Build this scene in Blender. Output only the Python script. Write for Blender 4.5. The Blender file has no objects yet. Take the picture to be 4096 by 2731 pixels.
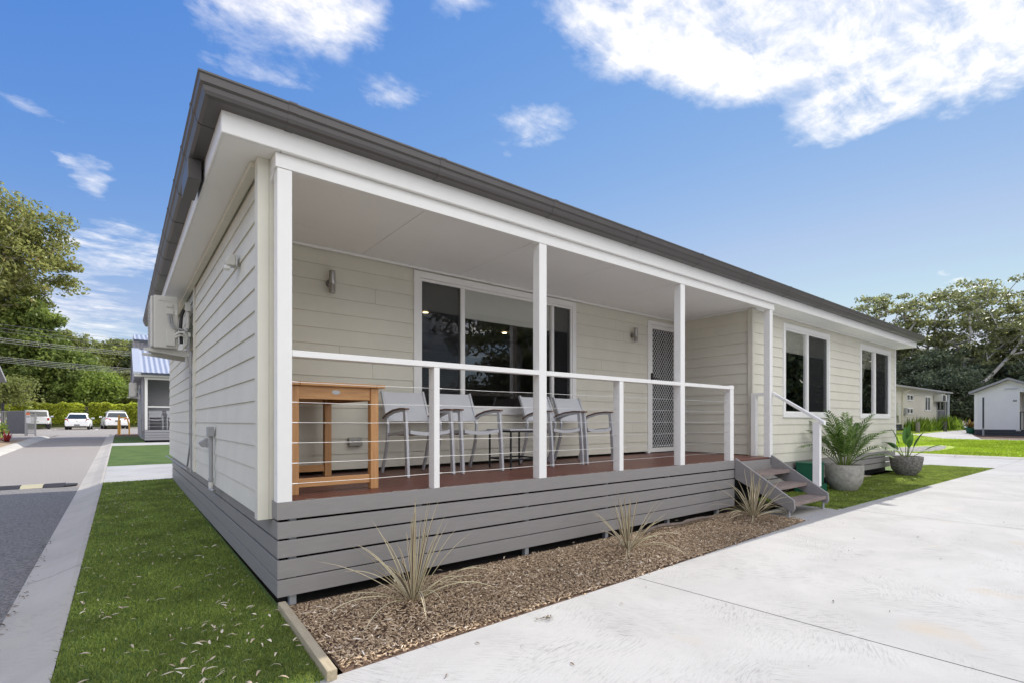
import bpy, bmesh, math, random
import numpy as np
from mathutils import Vector, Matrix
random.seed(7)
rng = np.random.default_rng(7)
sc = bpy.context.scene
COL = sc.collection
R = math.radians

# ------------------------------------------------------------------ camera
cam_d = bpy.data.cameras.new("camera")
cam = bpy.data.objects.new("camera", cam_d)
COL.objects.link(cam)
cam.location = (-0.805, -3.517, 1.216)
cam.rotation_euler = (R(90), 0, R(-38.0))
cam_d.sensor_width = 36.0
cam_d.lens = 17.602
cam_d.shift_y = 0.0774
cam_d.clip_start = 0.05
cam_d.clip_end = 2000
sc.camera = cam

# ------------------------------------------------------------------ light
SUN_DIR = Vector((1.0, 0.255, 0.98)).normalized()      # towards the sun
sun_el = math.asin(SUN_DIR.z)
sun_az = math.atan2(SUN_DIR.x, SUN_DIR.y)
sl = bpy.data.lights.new("sun", 'SUN')
sl.energy = 2.35
sl.angle = R(0.5)
sl.color = (1.0, 0.955, 0.88)
so = bpy.data.objects.new("sun", sl)
COL.objects.link(so)
so.rotation_euler = SUN_DIR.to_track_quat('Z', 'Y').to_euler()
so.location = (30, 8, 40)
sc.view_settings.view_transform = 'Standard'
sc.view_settings.look = 'None'
sc.view_settings.gamma = 1.0
sc.view_settings.exposure = 0.98
sc.view_settings.use_curve_mapping = False
sc.cycles.max_bounces = 10
sc.cycles.diffuse_bounces = 4
sc.cycles.transparent_max_bounces = 10

# ------------------------------------------------------------------ world: sky and clouds
w = bpy.data.worlds.new("World")
sc.world = w
w.use_nodes = True
nt = w.node_tree
nt.nodes.clear()
def N(t, **kw):
    n = nt.nodes.new(t)
    for k, v in kw.items():
        setattr(n, k, v)
    return n
def L(a, b):
    nt.links.new(a, b)
def M(op, a, b=None, c=None, clamp=False):
    n = N('ShaderNodeMath', operation=op)
    n.use_clamp = clamp
    for i, x in enumerate((a, b, c)):
        if x is None:
            continue
        if isinstance(x, (int, float)):
            n.inputs[i].default_value = x
        else:
            L(x, n.inputs[i])
    return n.outputs[0]
out = N('ShaderNodeOutputWorld')
sky = N('ShaderNodeTexSky')
sky.sky_type = 'NISHITA'
sky.sun_disc = False
sky.sun_elevation = sun_el
sky.sun_rotation = sun_az
sky.air_density = 1.0
sky.dust_density = 0.0
sky.ozone_density = 4.0
bg = N('ShaderNodeBackground')
bg.inputs[1].default_value = 0.128
# grade the sky per channel so that it runs from the photograph's deep blue to its pale horizon
ssep = N('ShaderNodeSeparateColor')
L(sky.outputs[0], ssep.inputs[0])
scmb = N('ShaderNodeCombineColor')
chan = [M('MULTIPLY', M('POWER', M('MAXIMUM', ssep.outputs[i_], 0.001), p_), k_) for i_, (k_, p_) in enumerate(((0.41, 1.60), (0.62, 0.90), (2.05, 0.24)))]
chan[0] = M('MINIMUM', chan[0], M('MULTIPLY', chan[1], 0.76))
chan[1] = M('MINIMUM', chan[1], M('MULTIPLY', chan[2], 0.86))
for i_ in range(3):
    L(chan[i_], scmb.inputs[i_])
L(scmb.outputs[0], bg.inputs[0])
tc = N('ShaderNodeTexCoord')
sep = N('ShaderNodeSeparateXYZ')
L(tc.outputs['Generated'], sep.inputs[0])
dx, dy, dz = sep.outputs
zc = M('MAXIMUM', dz, 0.02)
comb = N('ShaderNodeCombineXYZ')
zden = M('ADD', zc, 0.10)
L(M('DIVIDE', dx, zden), comb.inputs[0])
L(M('DIVIDE', dy, zden), comb.inputs[1])
def noise(vec, scale, detail, rough, dist=0.0, off=0.0):
    n = N('ShaderNodeTexNoise')
    n.noise_dimensions = '4D'
    n.inputs['W'].default_value = off
    n.inputs['Scale'].default_value = scale
    n.inputs['Detail'].default_value = detail
    n.inputs['Roughness'].default_value = rough
    n.inputs['Distortion'].default_value = dist
    L(vec, n.inputs['Vector'])
    return n
cloud_n = noise(comb.outputs[0], 2.6, 12, 0.62, 0.35, 1.7)
wisp_n = noise(comb.outputs[0], 7.5, 8, 0.62, 0.6, 4.1)
warp = noise(comb.outputs[0], 3.0, 5, 0.6, 0, 9.3)
wsep = N('ShaderNodeSeparateColor')
L(warp.outputs['Color'], wsep.inputs[0])
az = M('ADD', M('MULTIPLY', M('ARCTAN2', dy, dx), 57.2958), M('MULTIPLY', M('SUBTRACT', wsep.outputs[0], 0.5), 13.0))
el = M('ADD', M('MULTIPLY', M('ARCSINE', dz), 57.2958), M('MULTIPLY', M('SUBTRACT', wsep.outputs[1], 0.5), 8.0))
CLOUDS = [  # azimuth, elevation, half widths in degrees, weight
    (42.0, 39.0, 6.5, 4.5, 0.95), (36.0, 37.5, 7.0, 4.2, 1.15), (30.0, 35.0, 6.0, 4.2, 1.25), (24.0, 35.5, 7.0, 5.0, 1.35), (14.0, 33.0, 8.0, 5.0, 1.2),
    (7.0, 29.5, 5.0, 4.0, 0.9), (18.5, 26.8, 5.5, 2.0, 0.78), (12.0, 27.0, 5.0, 2.0, 0.6), (18.0, 47.0, 22.0, 6.5, 1.3),
    (76.5, 37.0, 6.5, 3.0, 0.95), (69.0, 37.5, 4.5, 2.4, 0.85), (83.0, 36.0, 5.0, 2.0, 0.62), (65.2, 32.5, 4.6, 1.9, 0.85), (49.6, 30.2, 6.0, 2.5, 0.88),
    (92.3, 20.5, 2.2, 2.2, 0.72), (57.5, 39.5, 5.0, 2.0, 0.8), (94.0, 10.0, 9.0, 5.2, 0.74), (91.0, 15.5, 7.0, 1.6, 0.62), (96.0, 4.0, 12.0, 3.5, 0.6),
    (96.5, 24.2, 3.0, 0.9, 0.6), (95.0, 21.2, 1.6, 0.8, 0.55), (10.2, 11.8, 2.1, 0.8, 0.66), (79.0, 32.0, 6.5, 1.6, 0.7),
    (150.0, 24.0, 30.0, 12.0, 1.15), (-170.0, 45.0, 30.0, 16.0, 1.1), (-50.0, 38.0, 34.0, 20.0, 1.3), (-110.0, 36.0, 45.0, 22.0, 1.4), (-90.0, 62.0, 60.0, 14.0, 1.3), (-80.0, 14.0, 50.0, 6.0, 0.9)]  # cloud banks out of view, added as neutral fill for the shaded fronts
tot = None
for (a0, e0, sa, se, wt) in CLOUDS:
    qa = M('POWER', M('DIVIDE', M('ABSOLUTE', M('SUBTRACT', az, a0)), sa), 2.0)
    qe = M('POWER', M('DIVIDE', M('ABSOLUTE', M('SUBTRACT', el, e0)), se), 2.0)
    g = M('MULTIPLY', M('EXPONENT', M('MULTIPLY', M('ADD', qa, qe), -1.0)), wt)
    tot = g if tot is None else M('ADD', tot, g)
tot = M('MINIMUM', tot, 1.1)
# fibrous texture: noise drawn out along one direction, and a finer curl on top
smp = N('ShaderNodeMapping')
smp.inputs['Rotation'].default_value = (0, 0, 0.5)
smp.inputs['Scale'].default_value = (1.0, 2.1, 1.0)
L(comb.outputs[0], smp.inputs[0])
fib = noise(smp.outputs[0], 5.5, 10, 0.66, 0.5, 2.2)
nn = M('ADD', M('ADD', M('MULTIPLY', M('SUBTRACT', cloud_n.outputs[0], 0.5), 1.9), M('MULTIPLY', M('SUBTRACT', fib.outputs[0], 0.5), 2.3)), M('MULTIPLY', M('SUBTRACT', wisp_n.outputs[0], 0.5), 1.5))
dens = M('ADD', M('SUBTRACT', tot, 0.46), M('MULTIPLY', nn, M('ADD', M('MULTIPLY', tot, 0.62), 0.10)))
dens = M('MULTIPLY', dens, 1.12, clamp=True)
dens = M('POWER', dens, 1.25)
sm = N('ShaderNodeMapRange')
L(dens, sm.inputs['Value'])
cbg = N('ShaderNodeBackground')
cbg.inputs[0].default_value = (1.0, 0.955, 0.885, 1)
fdot = M('ADD', M('MULTIPLY', dx, 0.6157), M('MULTIPLY', dy, 0.788))
cst = N('ShaderNodeMapRange')                     # cloud strength by view direction: raised behind the camera as added fill light
cst.interpolation_type = 'SMOOTHSTEP'
cst.inputs['From Min'].default_value = 0.1
cst.inputs['From Max'].default_value = 0.5
cst.inputs['To Min'].default_value = 1.7
cst.inputs['To Max'].default_value = 0.70
L(fdot, cst.inputs['Value'])
L(cst.outputs[0], cbg.inputs[1])
mixw = N('ShaderNodeMixShader')
L(M('MULTIPLY', sm.outputs[0], 0.96), mixw.inputs[0])
L(bg.outputs[0], mixw.inputs[1])
L(cbg.outputs[0], mixw.inputs[2])
L(mixw.outputs[0], out.inputs[0])

# ------------------------------------------------------------------ materials
MATS = {}
def mat(name, col, rough=0.6, var=0.0, vscale=8.0, bump=0.0, bscale=60.0, metal=0.0, spec=0.4, stretch=None, col2=None, detail=6, contrast=1.0, speck=None):
    m = bpy.data.materials.new(name)
    m.use_nodes = True
    t = m.node_tree
    b = t.nodes['Principled BSDF']
    b.inputs['Roughness'].default_value = rough
    b.inputs['Metallic'].default_value = metal
    b.inputs['Specular IOR Level'].default_value = spec
    c = (*col, 1)
    b.inputs['Base Color'].default_value = c
    tcn = t.nodes.new('ShaderNodeTexCoord')
    mp = t.nodes.new('ShaderNodeMapping')
    if stretch:
        mp.inputs['Scale'].default_value = stretch
    t.links.new(tcn.outputs['Object'], mp.inputs[0])
    last = None
    if var > 0 or col2:
        n = t.nodes.new('ShaderNodeTexNoise')
        n.inputs['Scale'].default_value = vscale
        n.inputs['Detail'].default_value = detail
        n.inputs['Roughness'].default_value = 0.65
        t.links.new(mp.outputs[0], n.inputs['Vector'])
        mr = t.nodes.new('ShaderNodeMapRange')
        mr.inputs['From Min'].default_value = 0.5 - 0.25 / contrast
        mr.inputs['From Max'].default_value = 0.5 + 0.25 / contrast
        t.links.new(n.outputs[0], mr.inputs['Value'])
        mx = t.nodes.new('ShaderNodeMix')
        mx.data_type = 'RGBA'
        if col2:
            c1, c2 = c, (*col2, 1)
        else:
            c1 = tuple(max(0, x * (1 - var)) for x in col) + (1,)
            c2 = tuple(min(1, x * (1 + var)) for x in col) + (1,)
        mx.inputs[6].default_value = c1
        mx.inputs[7].default_value = c2
        t.links.new(mr.outputs[0], mx.inputs[0])
        last = mx.outputs[2]
        if speck:
            sn = t.nodes.new('ShaderNodeTexNoise')
            sn.inputs['Scale'].default_value = speck[0]
            sn.inputs['Detail'].default_value = 2
            t.links.new(tcn.outputs['Object'], sn.inputs['Vector'])
            r2 = t.nodes.new('ShaderNodeMapRange')
            r2.inputs['From Min'].default_value = speck[1]
            r2.inputs['From Max'].default_value = speck[1] + 0.08
            t.links.new(sn.outputs[0], r2.inputs['Value'])
            m2 = t.nodes.new('ShaderNodeMix')
            m2.data_type = 'RGBA'
            t.links.new(r2.outputs[0], m2.inputs[0])
            t.links.new(last, m2.inputs[6])
            m2.inputs[7].default_value = (*speck[2], 1)
            last = m2.outputs[2]
        t.links.new(last, b.inputs['Base Color'])
    if bump > 0:
        n2 = t.nodes.new('ShaderNodeTexNoise')
        n2.inputs['Scale'].default_value = bscale
        n2.inputs['Detail'].default_value = 5
        t.links.new(mp.outputs[0], n2.inputs['Vector'])
        bp = t.nodes.new('ShaderNodeBump')
        bp.inputs['Strength'].default_value = bump
        bp.inputs['Distance'].default_value = 0.01
        t.links.new(n2.outputs[0], bp.inputs['Height'])
        t.links.new(bp.outputs[0], b.inputs['Normal'])
    MATS[name] = m
    return m

cream = mat('cream_paint', (0.685, 0.664, 0.572), 0.55, 0.06, 2.2, 0.05, 160)
white = mat('white_paint', (0.83, 0.825, 0.805), 0.42, 0.025, 5.0, 0.02, 200)
soffit_m = mat('ceiling_paint', (0.85, 0.845, 0.82), 0.75, 0.02, 2.0)
grey_board = mat('grey_board', (0.265, 0.252, 0.246), 0.5, 0.07, 6.0, 0.08, 90, stretch=(1, 1, 6), speck=(38, 0.745, (0.48, 0.47, 0.45)))
gutter_m = mat('gutter_steel', (0.082, 0.076, 0.073), 0.42, 0.06, 4.0, 0, metal=0.0, spec=0.6)
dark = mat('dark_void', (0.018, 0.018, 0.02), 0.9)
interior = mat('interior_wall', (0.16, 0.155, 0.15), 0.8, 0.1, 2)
blind_m = mat('roller_blind', (0.80, 0.785, 0.70), 0.8, 0.03, 60)
deck_m = mat('deck_stain', (0.155, 0.058, 0.042), 0.4, 0.35, 4.0, 0.15, 30, stretch=(0.8, 6, 6))
flake = mat('bare_edge', (0.55, 0.45, 0.36), 0.7, 0.2, 20)
teak = mat('oiled_teak', (0.40, 0.195, 0.075), 0.42, 0.0, 5.0, 0.08, 25, stretch=(9, 9, 0.9), col2=(0.62, 0.345, 0.15))
teak_x = mat('oiled_teak_rail', (0.40, 0.195, 0.075), 0.42, 0.0, 5.0, 0.08, 25, stretch=(0.9, 9, 9), col2=(0.62, 0.345, 0.15))
arm_wood = mat('arm_timber', (0.16, 0.085, 0.055), 0.45, 0.3, 12, stretch=(8, 1, 8))
alu = mat('silver_powdercoat', (0.52, 0.53, 0.56), 0.42, 0.04, 8, metal=0.25)
sling = mat('sling_mesh', (0.60, 0.615, 0.65), 0.7, 0.08, 220, 0.25, 600)
steel = mat('brushed_steel', (0.42, 0.40, 0.38), 0.3, 0.06, 30, metal=1.0, stretch=(1, 1, 8))
wire_m = mat('steel_cable', (0.72, 0.71, 0.69), 0.3, 0.0, metal=0.8)
galv = mat('galvanised', (0.52, 0.55, 0.58), 0.45, 0.12, 12, metal=0.5)
black_m = mat('black_metal', (0.02, 0.02, 0.022), 0.4)
plastic_c = mat('aircon_plastic', (0.60, 0.595, 0.55), 0.5, 0.04, 4)
plastic_g = mat('grey_conduit', (0.33, 0.335, 0.34), 0.5, 0.05, 6)
plastic_w = mat('pale_pipe_lagging', (0.62, 0.61, 0.57), 0.65, 0.06, 20)
box_grey = mat('outlet_plastic', (0.36, 0.355, 0.32), 0.45, 0.03, 6)
lens_m = mat('lamp_lens', (0.75, 0.75, 0.72), 0.3)
green_box_m = mat('green_plastic', (0.014, 0.11, 0.065), 0.4, 0.1, 5)
pot_m = mat('weathered_stone', (0.29, 0.27, 0.245), 0.85, 0.0, 14, 0.6, 28, col2=(0.50, 0.475, 0.43), contrast=1.3)
pot_d = mat('dark_weathered_stone', (0.115, 0.105, 0.10), 0.85, 0.0, 26, 0.9, 30, col2=(0.29, 0.27, 0.25), contrast=2.0)
soil = mat('potting_soil', (0.05, 0.035, 0.025), 0.95, 0.4, 40, 0.5, 60)
tread_m = mat('worn_tread', (0.16, 0.115, 0.10), 0.7, 0.0, 6, 0.2, 30, stretch=(1, 8, 8), col2=(0.30, 0.25, 0.23))
pine = mat('treated_pine', (0.36, 0.29, 0.185), 0.75, 0.0, 9, 0.15, 40, stretch=(8, 0.8, 8), col2=(0.50, 0.43, 0.30))
timber_g = mat('weathered_timber', (0.25, 0.23, 0.20), 0.85, 0.3, 8, 0.3, 30, stretch=(6, 6, 1))
yellow_m = mat('yellow_paint', (0.52, 0.29, 0.05), 0.5, 0.12, 8)
asphalt = mat('road_seal', (0.225, 0.205, 0.185), 0.9, 0.0, 45, 0.5, 120, col2=(0.385, 0.35, 0.32), speck=(260, 0.62, (0.12, 0.11, 0.10)))
bark_m = mat('pale_bark', (0.34, 0.31, 0.28), 0.9, 0.0, 3, 0.3, 12, col2=(0.62, 0.59, 0.55), stretch=(1, 1, 0.4))
bark_d = mat('dark_bark', (0.10, 0.08, 0.065), 0.95, 0.3, 4, 0.4, 12)
nb_grey = mat('neighbour_grey', (0.34, 0.335, 0.36), 0.6, 0.04, 3)
nb_skirt = mat('neighbour_skirt', (0.36, 0.36, 0.385), 0.55, 0.05, 4)
nb_roof = mat('corrugated_steel', (0.50, 0.52, 0.57), 0.35, 0.05, 2, metal=0.35)
nb_flash = mat('roof_flashing', (0.45, 0.48, 0.54), 0.45, 0.04, 2, metal=0.2)
blue_gut = mat('blue_grey_gutter', (0.055, 0.065, 0.09), 0.4)
beige_m = mat('beige_weatherboard', (0.64, 0.61, 0.53), 0.65, 0.06, 1.5)
white_w = mat('white_weatherboard', (0.80, 0.80, 0.80), 0.55, 0.04, 1.5)
white_roof = mat('white_roof_steel', (0.72, 0.72, 0.71), 0.45, 0.05, 0.6)
grey_roof = mat('grey_barge', (0.33, 0.33, 0.34), 0.5)
charcoal = mat('charcoal_skirt', (0.055, 0.062, 0.075), 0.6, 0.1, 2)
paint_car = mat('white_car_paint', (0.83, 0.83, 0.82), 0.22, spec=0.6)
car_black = mat('black_trim', (0.025, 0.025, 0.028), 0.5)
car_glass = mat('car_glass', (0.03, 0.04, 0.045), 0.06, spec=0.8)
tyre_m = mat('tyre_rubber', (0.022, 0.022, 0.022), 0.85)
rim_m = mat('alloy_rim', (0.45, 0.45, 0.46), 0.35, metal=0.7)
red_m = mat('red_lens', (0.42, 0.015, 0.02), 0.2, spec=0.7)
plate_m = mat('number_plate', (0.10, 0.10, 0.10), 0.5)
plate_l = mat('pale_number_plate', (0.55, 0.55, 0.42), 0.5)
fence_m = mat('fence_aluminium', (0.30, 0.30, 0.30), 0.5)
fence_p = mat('fence_panel', (0.115, 0.115, 0.125), 0.7, 0.1, 3)
sign_o = mat('sign_orange', (0.75, 0.17, 0.04), 0.5)
sign_w = mat('sign_white', (0.75, 0.74, 0.70), 0.5)
sign_k = mat('sign_ink', (0.28, 0.27, 0.27), 0.6)
bump_k = mat('rubber_black', (0.035, 0.035, 0.04), 0.8, 0.2, 60, 0.6, 140)
bump_y = mat('rubber_yellow', (0.46, 0.42, 0.28), 0.7, 0.1, 40, 0.5, 140)
line_m = mat('line_paint', (0.72, 0.72, 0.70), 0.7, 0.1, 20)
stone_d = mat('dark_stone_pier', (0.11, 0.10, 0.10), 0.9, 0.3, 10, 0.4, 20)
flag_m = mat('bright_toy', (0.06, 0.36, 0.42), 0.5, 0.0, 6, col2=(0.62, 0.48, 0.62), contrast=3)
terra = mat('brown_pot', (0.22, 0.10, 0.05), 0.7, 0.1, 8)

def leaf_mat(name, c1, c2, trans=0.35, rough=0.5, c3=None, patch=0.45):
    m = bpy.data.materials.new(name)
    m.use_nodes = True
    t = m.node_tree
    t.nodes.clear()
    o = t.nodes.new('ShaderNodeOutputMaterial')
    g = t.nodes.new('ShaderNodeNewGeometry')
    rp = t.nodes.new('ShaderNodeValToRGB')
    rp.color_ramp.elements[0].color = (*c1, 1)
    rp.color_ramp.elements[1].color = (*c2, 1)
    if c3:
        e = rp.color_ramp.elements.new(0.93)
        e.color = (*c2, 1)
        rp.color_ramp.elements[2].color = (*c3, 1)
    t.links.new(g.outputs['Random Per Island'], rp.inputs[0])
    p = t.nodes.new('ShaderNodeBsdfPrincipled')
    p.inputs['Roughness'].default_value = rough
    p.inputs['Specular IOR Level'].default_value = 0.35
    tr = t.nodes.new('ShaderNodeBsdfTranslucent')
    mx = t.nodes.new('ShaderNodeMixShader')
    mx.inputs[0].default_value = trans
    # slow drift of tone from clump to clump
    pn = t.nodes.new('ShaderNodeTexNoise')
    pn.inputs['Scale'].default_value = patch
    pn.inputs['Detail'].default_value = 3
    pc = t.nodes.new('ShaderNodeTexCoord')
    t.links.new(pc.outputs['Object'], pn.inputs['Vector'])
    pr_ = t.nodes.new('ShaderNodeMapRange')
    pr_.inputs['From Min'].default_value = 0.32
    pr_.inputs['From Max'].default_value = 0.68
    pr_.inputs['To Min'].default_value = 0.72
    pr_.inputs['To Max'].default_value = 1.3
    t.links.new(pn.outputs[0], pr_.inputs['Value'])
    hs_ = t.nodes.new('ShaderNodeHueSaturation')
    t.links.new(rp.outputs[0], hs_.inputs['Color'])
    t.links.new(pr_.outputs[0], hs_.inputs['Value'])
    t.links.new(hs_.outputs[0], p.inputs['Base Color'])
    t.links.new(hs_.outputs[0], tr.inputs[0])
    t.links.new(p.outputs[0], mx.inputs[1])
    t.links.new(tr.outputs[0], mx.inputs[2])
    t.links.new(mx.outputs[0], o.inputs[0])
    MATS[name] = m
    return m
leaf_olive = leaf_mat('olive_leaf', (0.17, 0.19, 0.06), (0.45, 0.47, 0.16), 0.5, 0.45, (0.42, 0.30, 0.14))
leaf_green = leaf_mat('bright_leaf', (0.10, 0.15, 0.04), (0.30, 0.37, 0.09), 0.45)
leaf_lime = leaf_mat('lime_leaf', (0.15, 0.23, 0.045), (0.38, 0.47, 0.10), 0.45)
leaf_forest = leaf_mat('forest_leaf', (0.14, 0.17, 0.055), (0.40, 0.43, 0.13), 0.5)
leaf_gum = leaf_mat('gum_leaf', (0.14, 0.16, 0.075), (0.38, 0.40, 0.16), 0.48, 0.4)
leaf_under = leaf_mat('understorey_leaf', (0.08, 0.105, 0.065), (0.20, 0.235, 0.13), 0.42)
hedge_m = leaf_mat('hedge_leaf', (0.26, 0.32, 0.035), (0.68, 0.72, 0.10), 0.5, 0.4)
turf_m = leaf_mat('turf_blade', (0.14, 0.20, 0.04), (0.40, 0.48, 0.10), 0.42, 0.55, (0.34, 0.37, 0.16), 2.6)
grass_m = leaf_mat('lawn_blade', (0.24, 0.36, 0.02), (0.48, 0.60, 0.06), 0.4)
chip_m = leaf_mat('bark_chip', (0.20, 0.135, 0.08), (0.60, 0.455, 0.30), 0.0, 0.85, (0.86, 0.76, 0.62))
litter_m = leaf_mat('dry_leaf', (0.42, 0.31, 0.21), (0.80, 0.70, 0.55), 0.15, 0.7)
litter_d = leaf_mat('dark_litter', (0.06, 0.045, 0.03), (0.20, 0.14, 0.085), 0.0, 0.8)
palm_m = leaf_mat('palm_leaflet', (0.05, 0.11, 0.018), (0.20, 0.31, 0.07), 0.25, 0.6)
palm_stem = mat('palm_stem', (0.16, 0.22, 0.05), 0.5, 0.2, 10)
bop_m = leaf_mat('broad_leaf', (0.045, 0.13, 0.025), (0.12, 0.25, 0.05), 0.3, 0.3)
strap_m = leaf_mat('strap_leaf', (0.10, 0.19, 0.015), (0.30, 0.42, 0.04), 0.35)
flax_c = mat('flax_cream_margin', (0.62, 0.55, 0.34), 0.5, 0.15, 10)
flax_p = mat('flax_purple_centre', (0.115, 0.07, 0.065), 0.5, 0.2, 10)
red_leaf = leaf_mat('red_cordyline', (0.22, 0.02, 0.03), (0.42, 0.06, 0.05), 0.3)

def concrete_mat(name, c1, c2, swirl=True, cstain=None):
    m = bpy.data.materials.new(name)
    m.use_nodes = True
    t = m.node_tree
    b = t.nodes['Principled BSDF']
    b.inputs['Roughness'].default_value = 0.85
    b.inputs['Specular IOR Level'].default_value = 0.25
    tcn = t.nodes.new('ShaderNodeTexCoord')
    def nz(scale, detail, rough=0.6, dist=0.0, vec=None):
        n = t.nodes.new('ShaderNodeTexNoise')
        n.inputs['Scale'].default_value = scale
        n.inputs['Detail'].default_value = detail
        n.inputs['Roughness'].default_value = rough
        n.inputs['Distortion'].default_value = dist
        t.links.new(vec if vec is not None else tcn.outputs['Object'], n.inputs['Vector'])
        return n
    def mt(op, a, bb, clamp=False):
        n = t.nodes.new('ShaderNodeMath')
        n.operation = op
        n.use_clamp = clamp
        for i, x in enumerate((a, bb)):
            if isinstance(x, (int, float)):
                n.inputs[i].default_value = x
            else:
                t.links.new(x, n.inputs[i])
        return n.outputs[0]
    big = nz(0.9, 6, 0.6, 0.8)
    # broom strokes: two sets of fine grooves, each bent by a slow noise, taking turns over the slab
    wv = nz(0.55, 2, 0.5)
    vm = t.nodes.new('ShaderNodeVectorMath')
    vm.operation = 'MULTIPLY_ADD'
    t.links.new(wv.outputs['Color'], vm.inputs[0])
    vm.inputs[1].default_value = (0.9, 0.9, 0)
    t.links.new(tcn.outputs['Object'], vm.inputs[2])
    sts = []
    for rot_ in (0.35, -0.95):
        mp = t.nodes.new('ShaderNodeMapping')
        mp.vector_type = 'TEXTURE'
        mp.inputs['Rotation'].default_value = (0, 0, rot_)
        mp.inputs['Scale'].default_value = (1 / 11.0, 1 / 85.0, 1)
        t.links.new(vm.outputs[0], mp.inputs[0])
        sts.append(nz(1.0, 5, 0.65, 0.4, mp.outputs[0]))
    sel = nz(0.8, 3, 0.5, 0.4)
    sm_ = t.nodes.new('ShaderNodeMapRange')
    sm_.inputs['From Min'].default_value = 0.46
    sm_.inputs['From Max'].default_value = 0.54
    t.links.new(sel.outputs[0], sm_.inputs['Value'])
    stx = t.nodes.new('ShaderNodeMix')
    t.links.new(sm_.outputs[0], stx.inputs[0])
    t.links.new(sts[0].outputs[0], stx.inputs[2])
    t.links.new(sts[1].outputs[0], stx.inputs[3])
    st = stx
    patch = nz(1.6, 4, 0.6, 0.5)
    pm = t.nodes.new('ShaderNodeMapRange')
    pm.inputs['From Min'].default_value = 0.44
    pm.inputs['From Max'].default_value = 0.66
    t.links.new(patch.outputs[0], pm.inputs['Value'])
    stm = t.nodes.new('ShaderNodeMapRange')
    stm.inputs['From Min'].default_value = 0.48
    stm.inputs['From Max'].default_value = 0.78
    t.links.new(st.outputs[0], stm.inputs['Value'])
    streak = mt('MULTIPLY', stm.outputs[0], mt('ADD', mt('MULTIPLY', pm.outputs[0], 0.95), 0.10))
    bm_ = t.nodes.new('ShaderNodeMapRange')
    bm_.inputs['From Min'].default_value = 0.42
    bm_.inputs['From Max'].default_value = 0.72
    t.links.new(big.outputs[0], bm_.inputs['Value'])
    mx = t.nodes.new('ShaderNodeMix')
    mx.data_type = 'RGBA'
    mx.inputs[6].default_value = (*c1, 1)
    mx.inputs[7].default_value = (*c2, 1)
    t.links.new(mt('MULTIPLY', bm_.outputs[0], 0.65), mx.inputs[0])
    m2 = t.nodes.new('ShaderNodeMix')
    m2.data_type = 'RGBA'
    t.links.new(mx.outputs[2], m2.inputs[6])
    m2.inputs[7].default_value = tuple(x * 0.50 for x in c2) + (1,)
    t.links.new(streak if swirl else mt('MULTIPLY', streak, 0.5), m2.inputs[0])
    sn = nz(1.35, 3, 0.5, 0.3)
    sr = t.nodes.new('ShaderNodeMapRange')
    sr.inputs['From Min'].default_value = 0.66
    sr.inputs['From Max'].default_value = 0.78
    t.links.new(sn.outputs[0], sr.inputs['Value'])
    m3 = t.nodes.new('ShaderNodeMix')
    m3.data_type = 'RGBA'
    t.links.new(m2.outputs[2], m3.inputs[6])
    m3.inputs[7].default_value = (*(cstain or (0.44, 0.36, 0.25)), 1)
    t.links.new(mt('MULTIPLY', sr.outputs[0], 0.6), m3.inputs[0])
    fine = nz(130, 3)
    fr = t.nodes.new('ShaderNodeMapRange')
    fr.inputs['From Min'].default_value = 0.62
    fr.inputs['From Max'].default_value = 0.72
    t.links.new(fine.outputs[0], fr.inputs['Value'])
    m4 = t.nodes.new('ShaderNodeMix')
    m4.data_type = 'RGBA'
    t.links.new(m3.outputs[2], m4.inputs[6])
    m4.inputs[7].default_value = tuple(x * 0.5 for x in c2) + (1,)
    t.links.new(mt('MULTIPLY', fr.outputs[0], 0.55), m4.inputs[0])
    t.links.new(m4.outputs[2], b.inputs['Base Color'])
    bp = t.nodes.new('ShaderNodeBump')
    bp.inputs['Strength'].default_value = 0.5
    bp.inputs['Distance'].default_value = 0.004
    t.links.new(mt('ADD', mt('MULTIPLY', st.outputs[0], -1.0), mt('MULTIPLY', fine.outputs[0], 0.6)), bp.inputs['Height'])
    t.links.new(bp.outputs[0], b.inputs['Normal'])
    MATS[name] = m
    return m
conc = concrete_mat('brushed_concrete', (0.455, 0.447, 0.43), (0.335, 0.328, 0.315))
kerb_m = concrete_mat('kerb_concrete', (0.50, 0.465, 0.41), (0.36, 0.335, 0.295), False)
kerb_far = concrete_mat('far_kerb_concrete', (0.50, 0.48, 0.43), (0.38, 0.36, 0.33), False)

def glass_mat(name, tint, strength=1.0):
    m = bpy.data.materials.new(name)
    m.use_nodes = True
    t = m.node_tree
    t.nodes.clear()
    o = t.nodes.new('ShaderNodeOutputMaterial')
    tr = t.nodes.new('ShaderNodeBsdfTransparent')
    tr.inputs[0].default_value = (*tint, 1)
    gl = t.nodes.new('ShaderNodeBsdfGlossy')
    gl.inputs['Roughness'].default_value = 0.004
    fr = t.nodes.new('ShaderNodeFresnel')
    fr.inputs[0].default_value = 1.5
    mu = t.nodes.new('ShaderNodeMath')
    mu.operation = 'MULTIPLY'
    mu.inputs[1].default_value = 3.3 * strength
    mu.use_clamp = True
    t.links.new(fr.outputs[0], mu.inputs[0])
    mx = t.nodes.new('ShaderNodeMixShader')
    t.links.new(mu.outputs[0], mx.inputs[0])
    t.links.new(tr.outputs[0], mx.inputs[1])
    t.links.new(gl.outputs[0], mx.inputs[2])
    t.links.new(mx.outputs[0], o.inputs[0])
    MATS[name] = m
    return m
glass = glass_mat('window_glass', (0.95, 0.96, 0.955))

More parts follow.
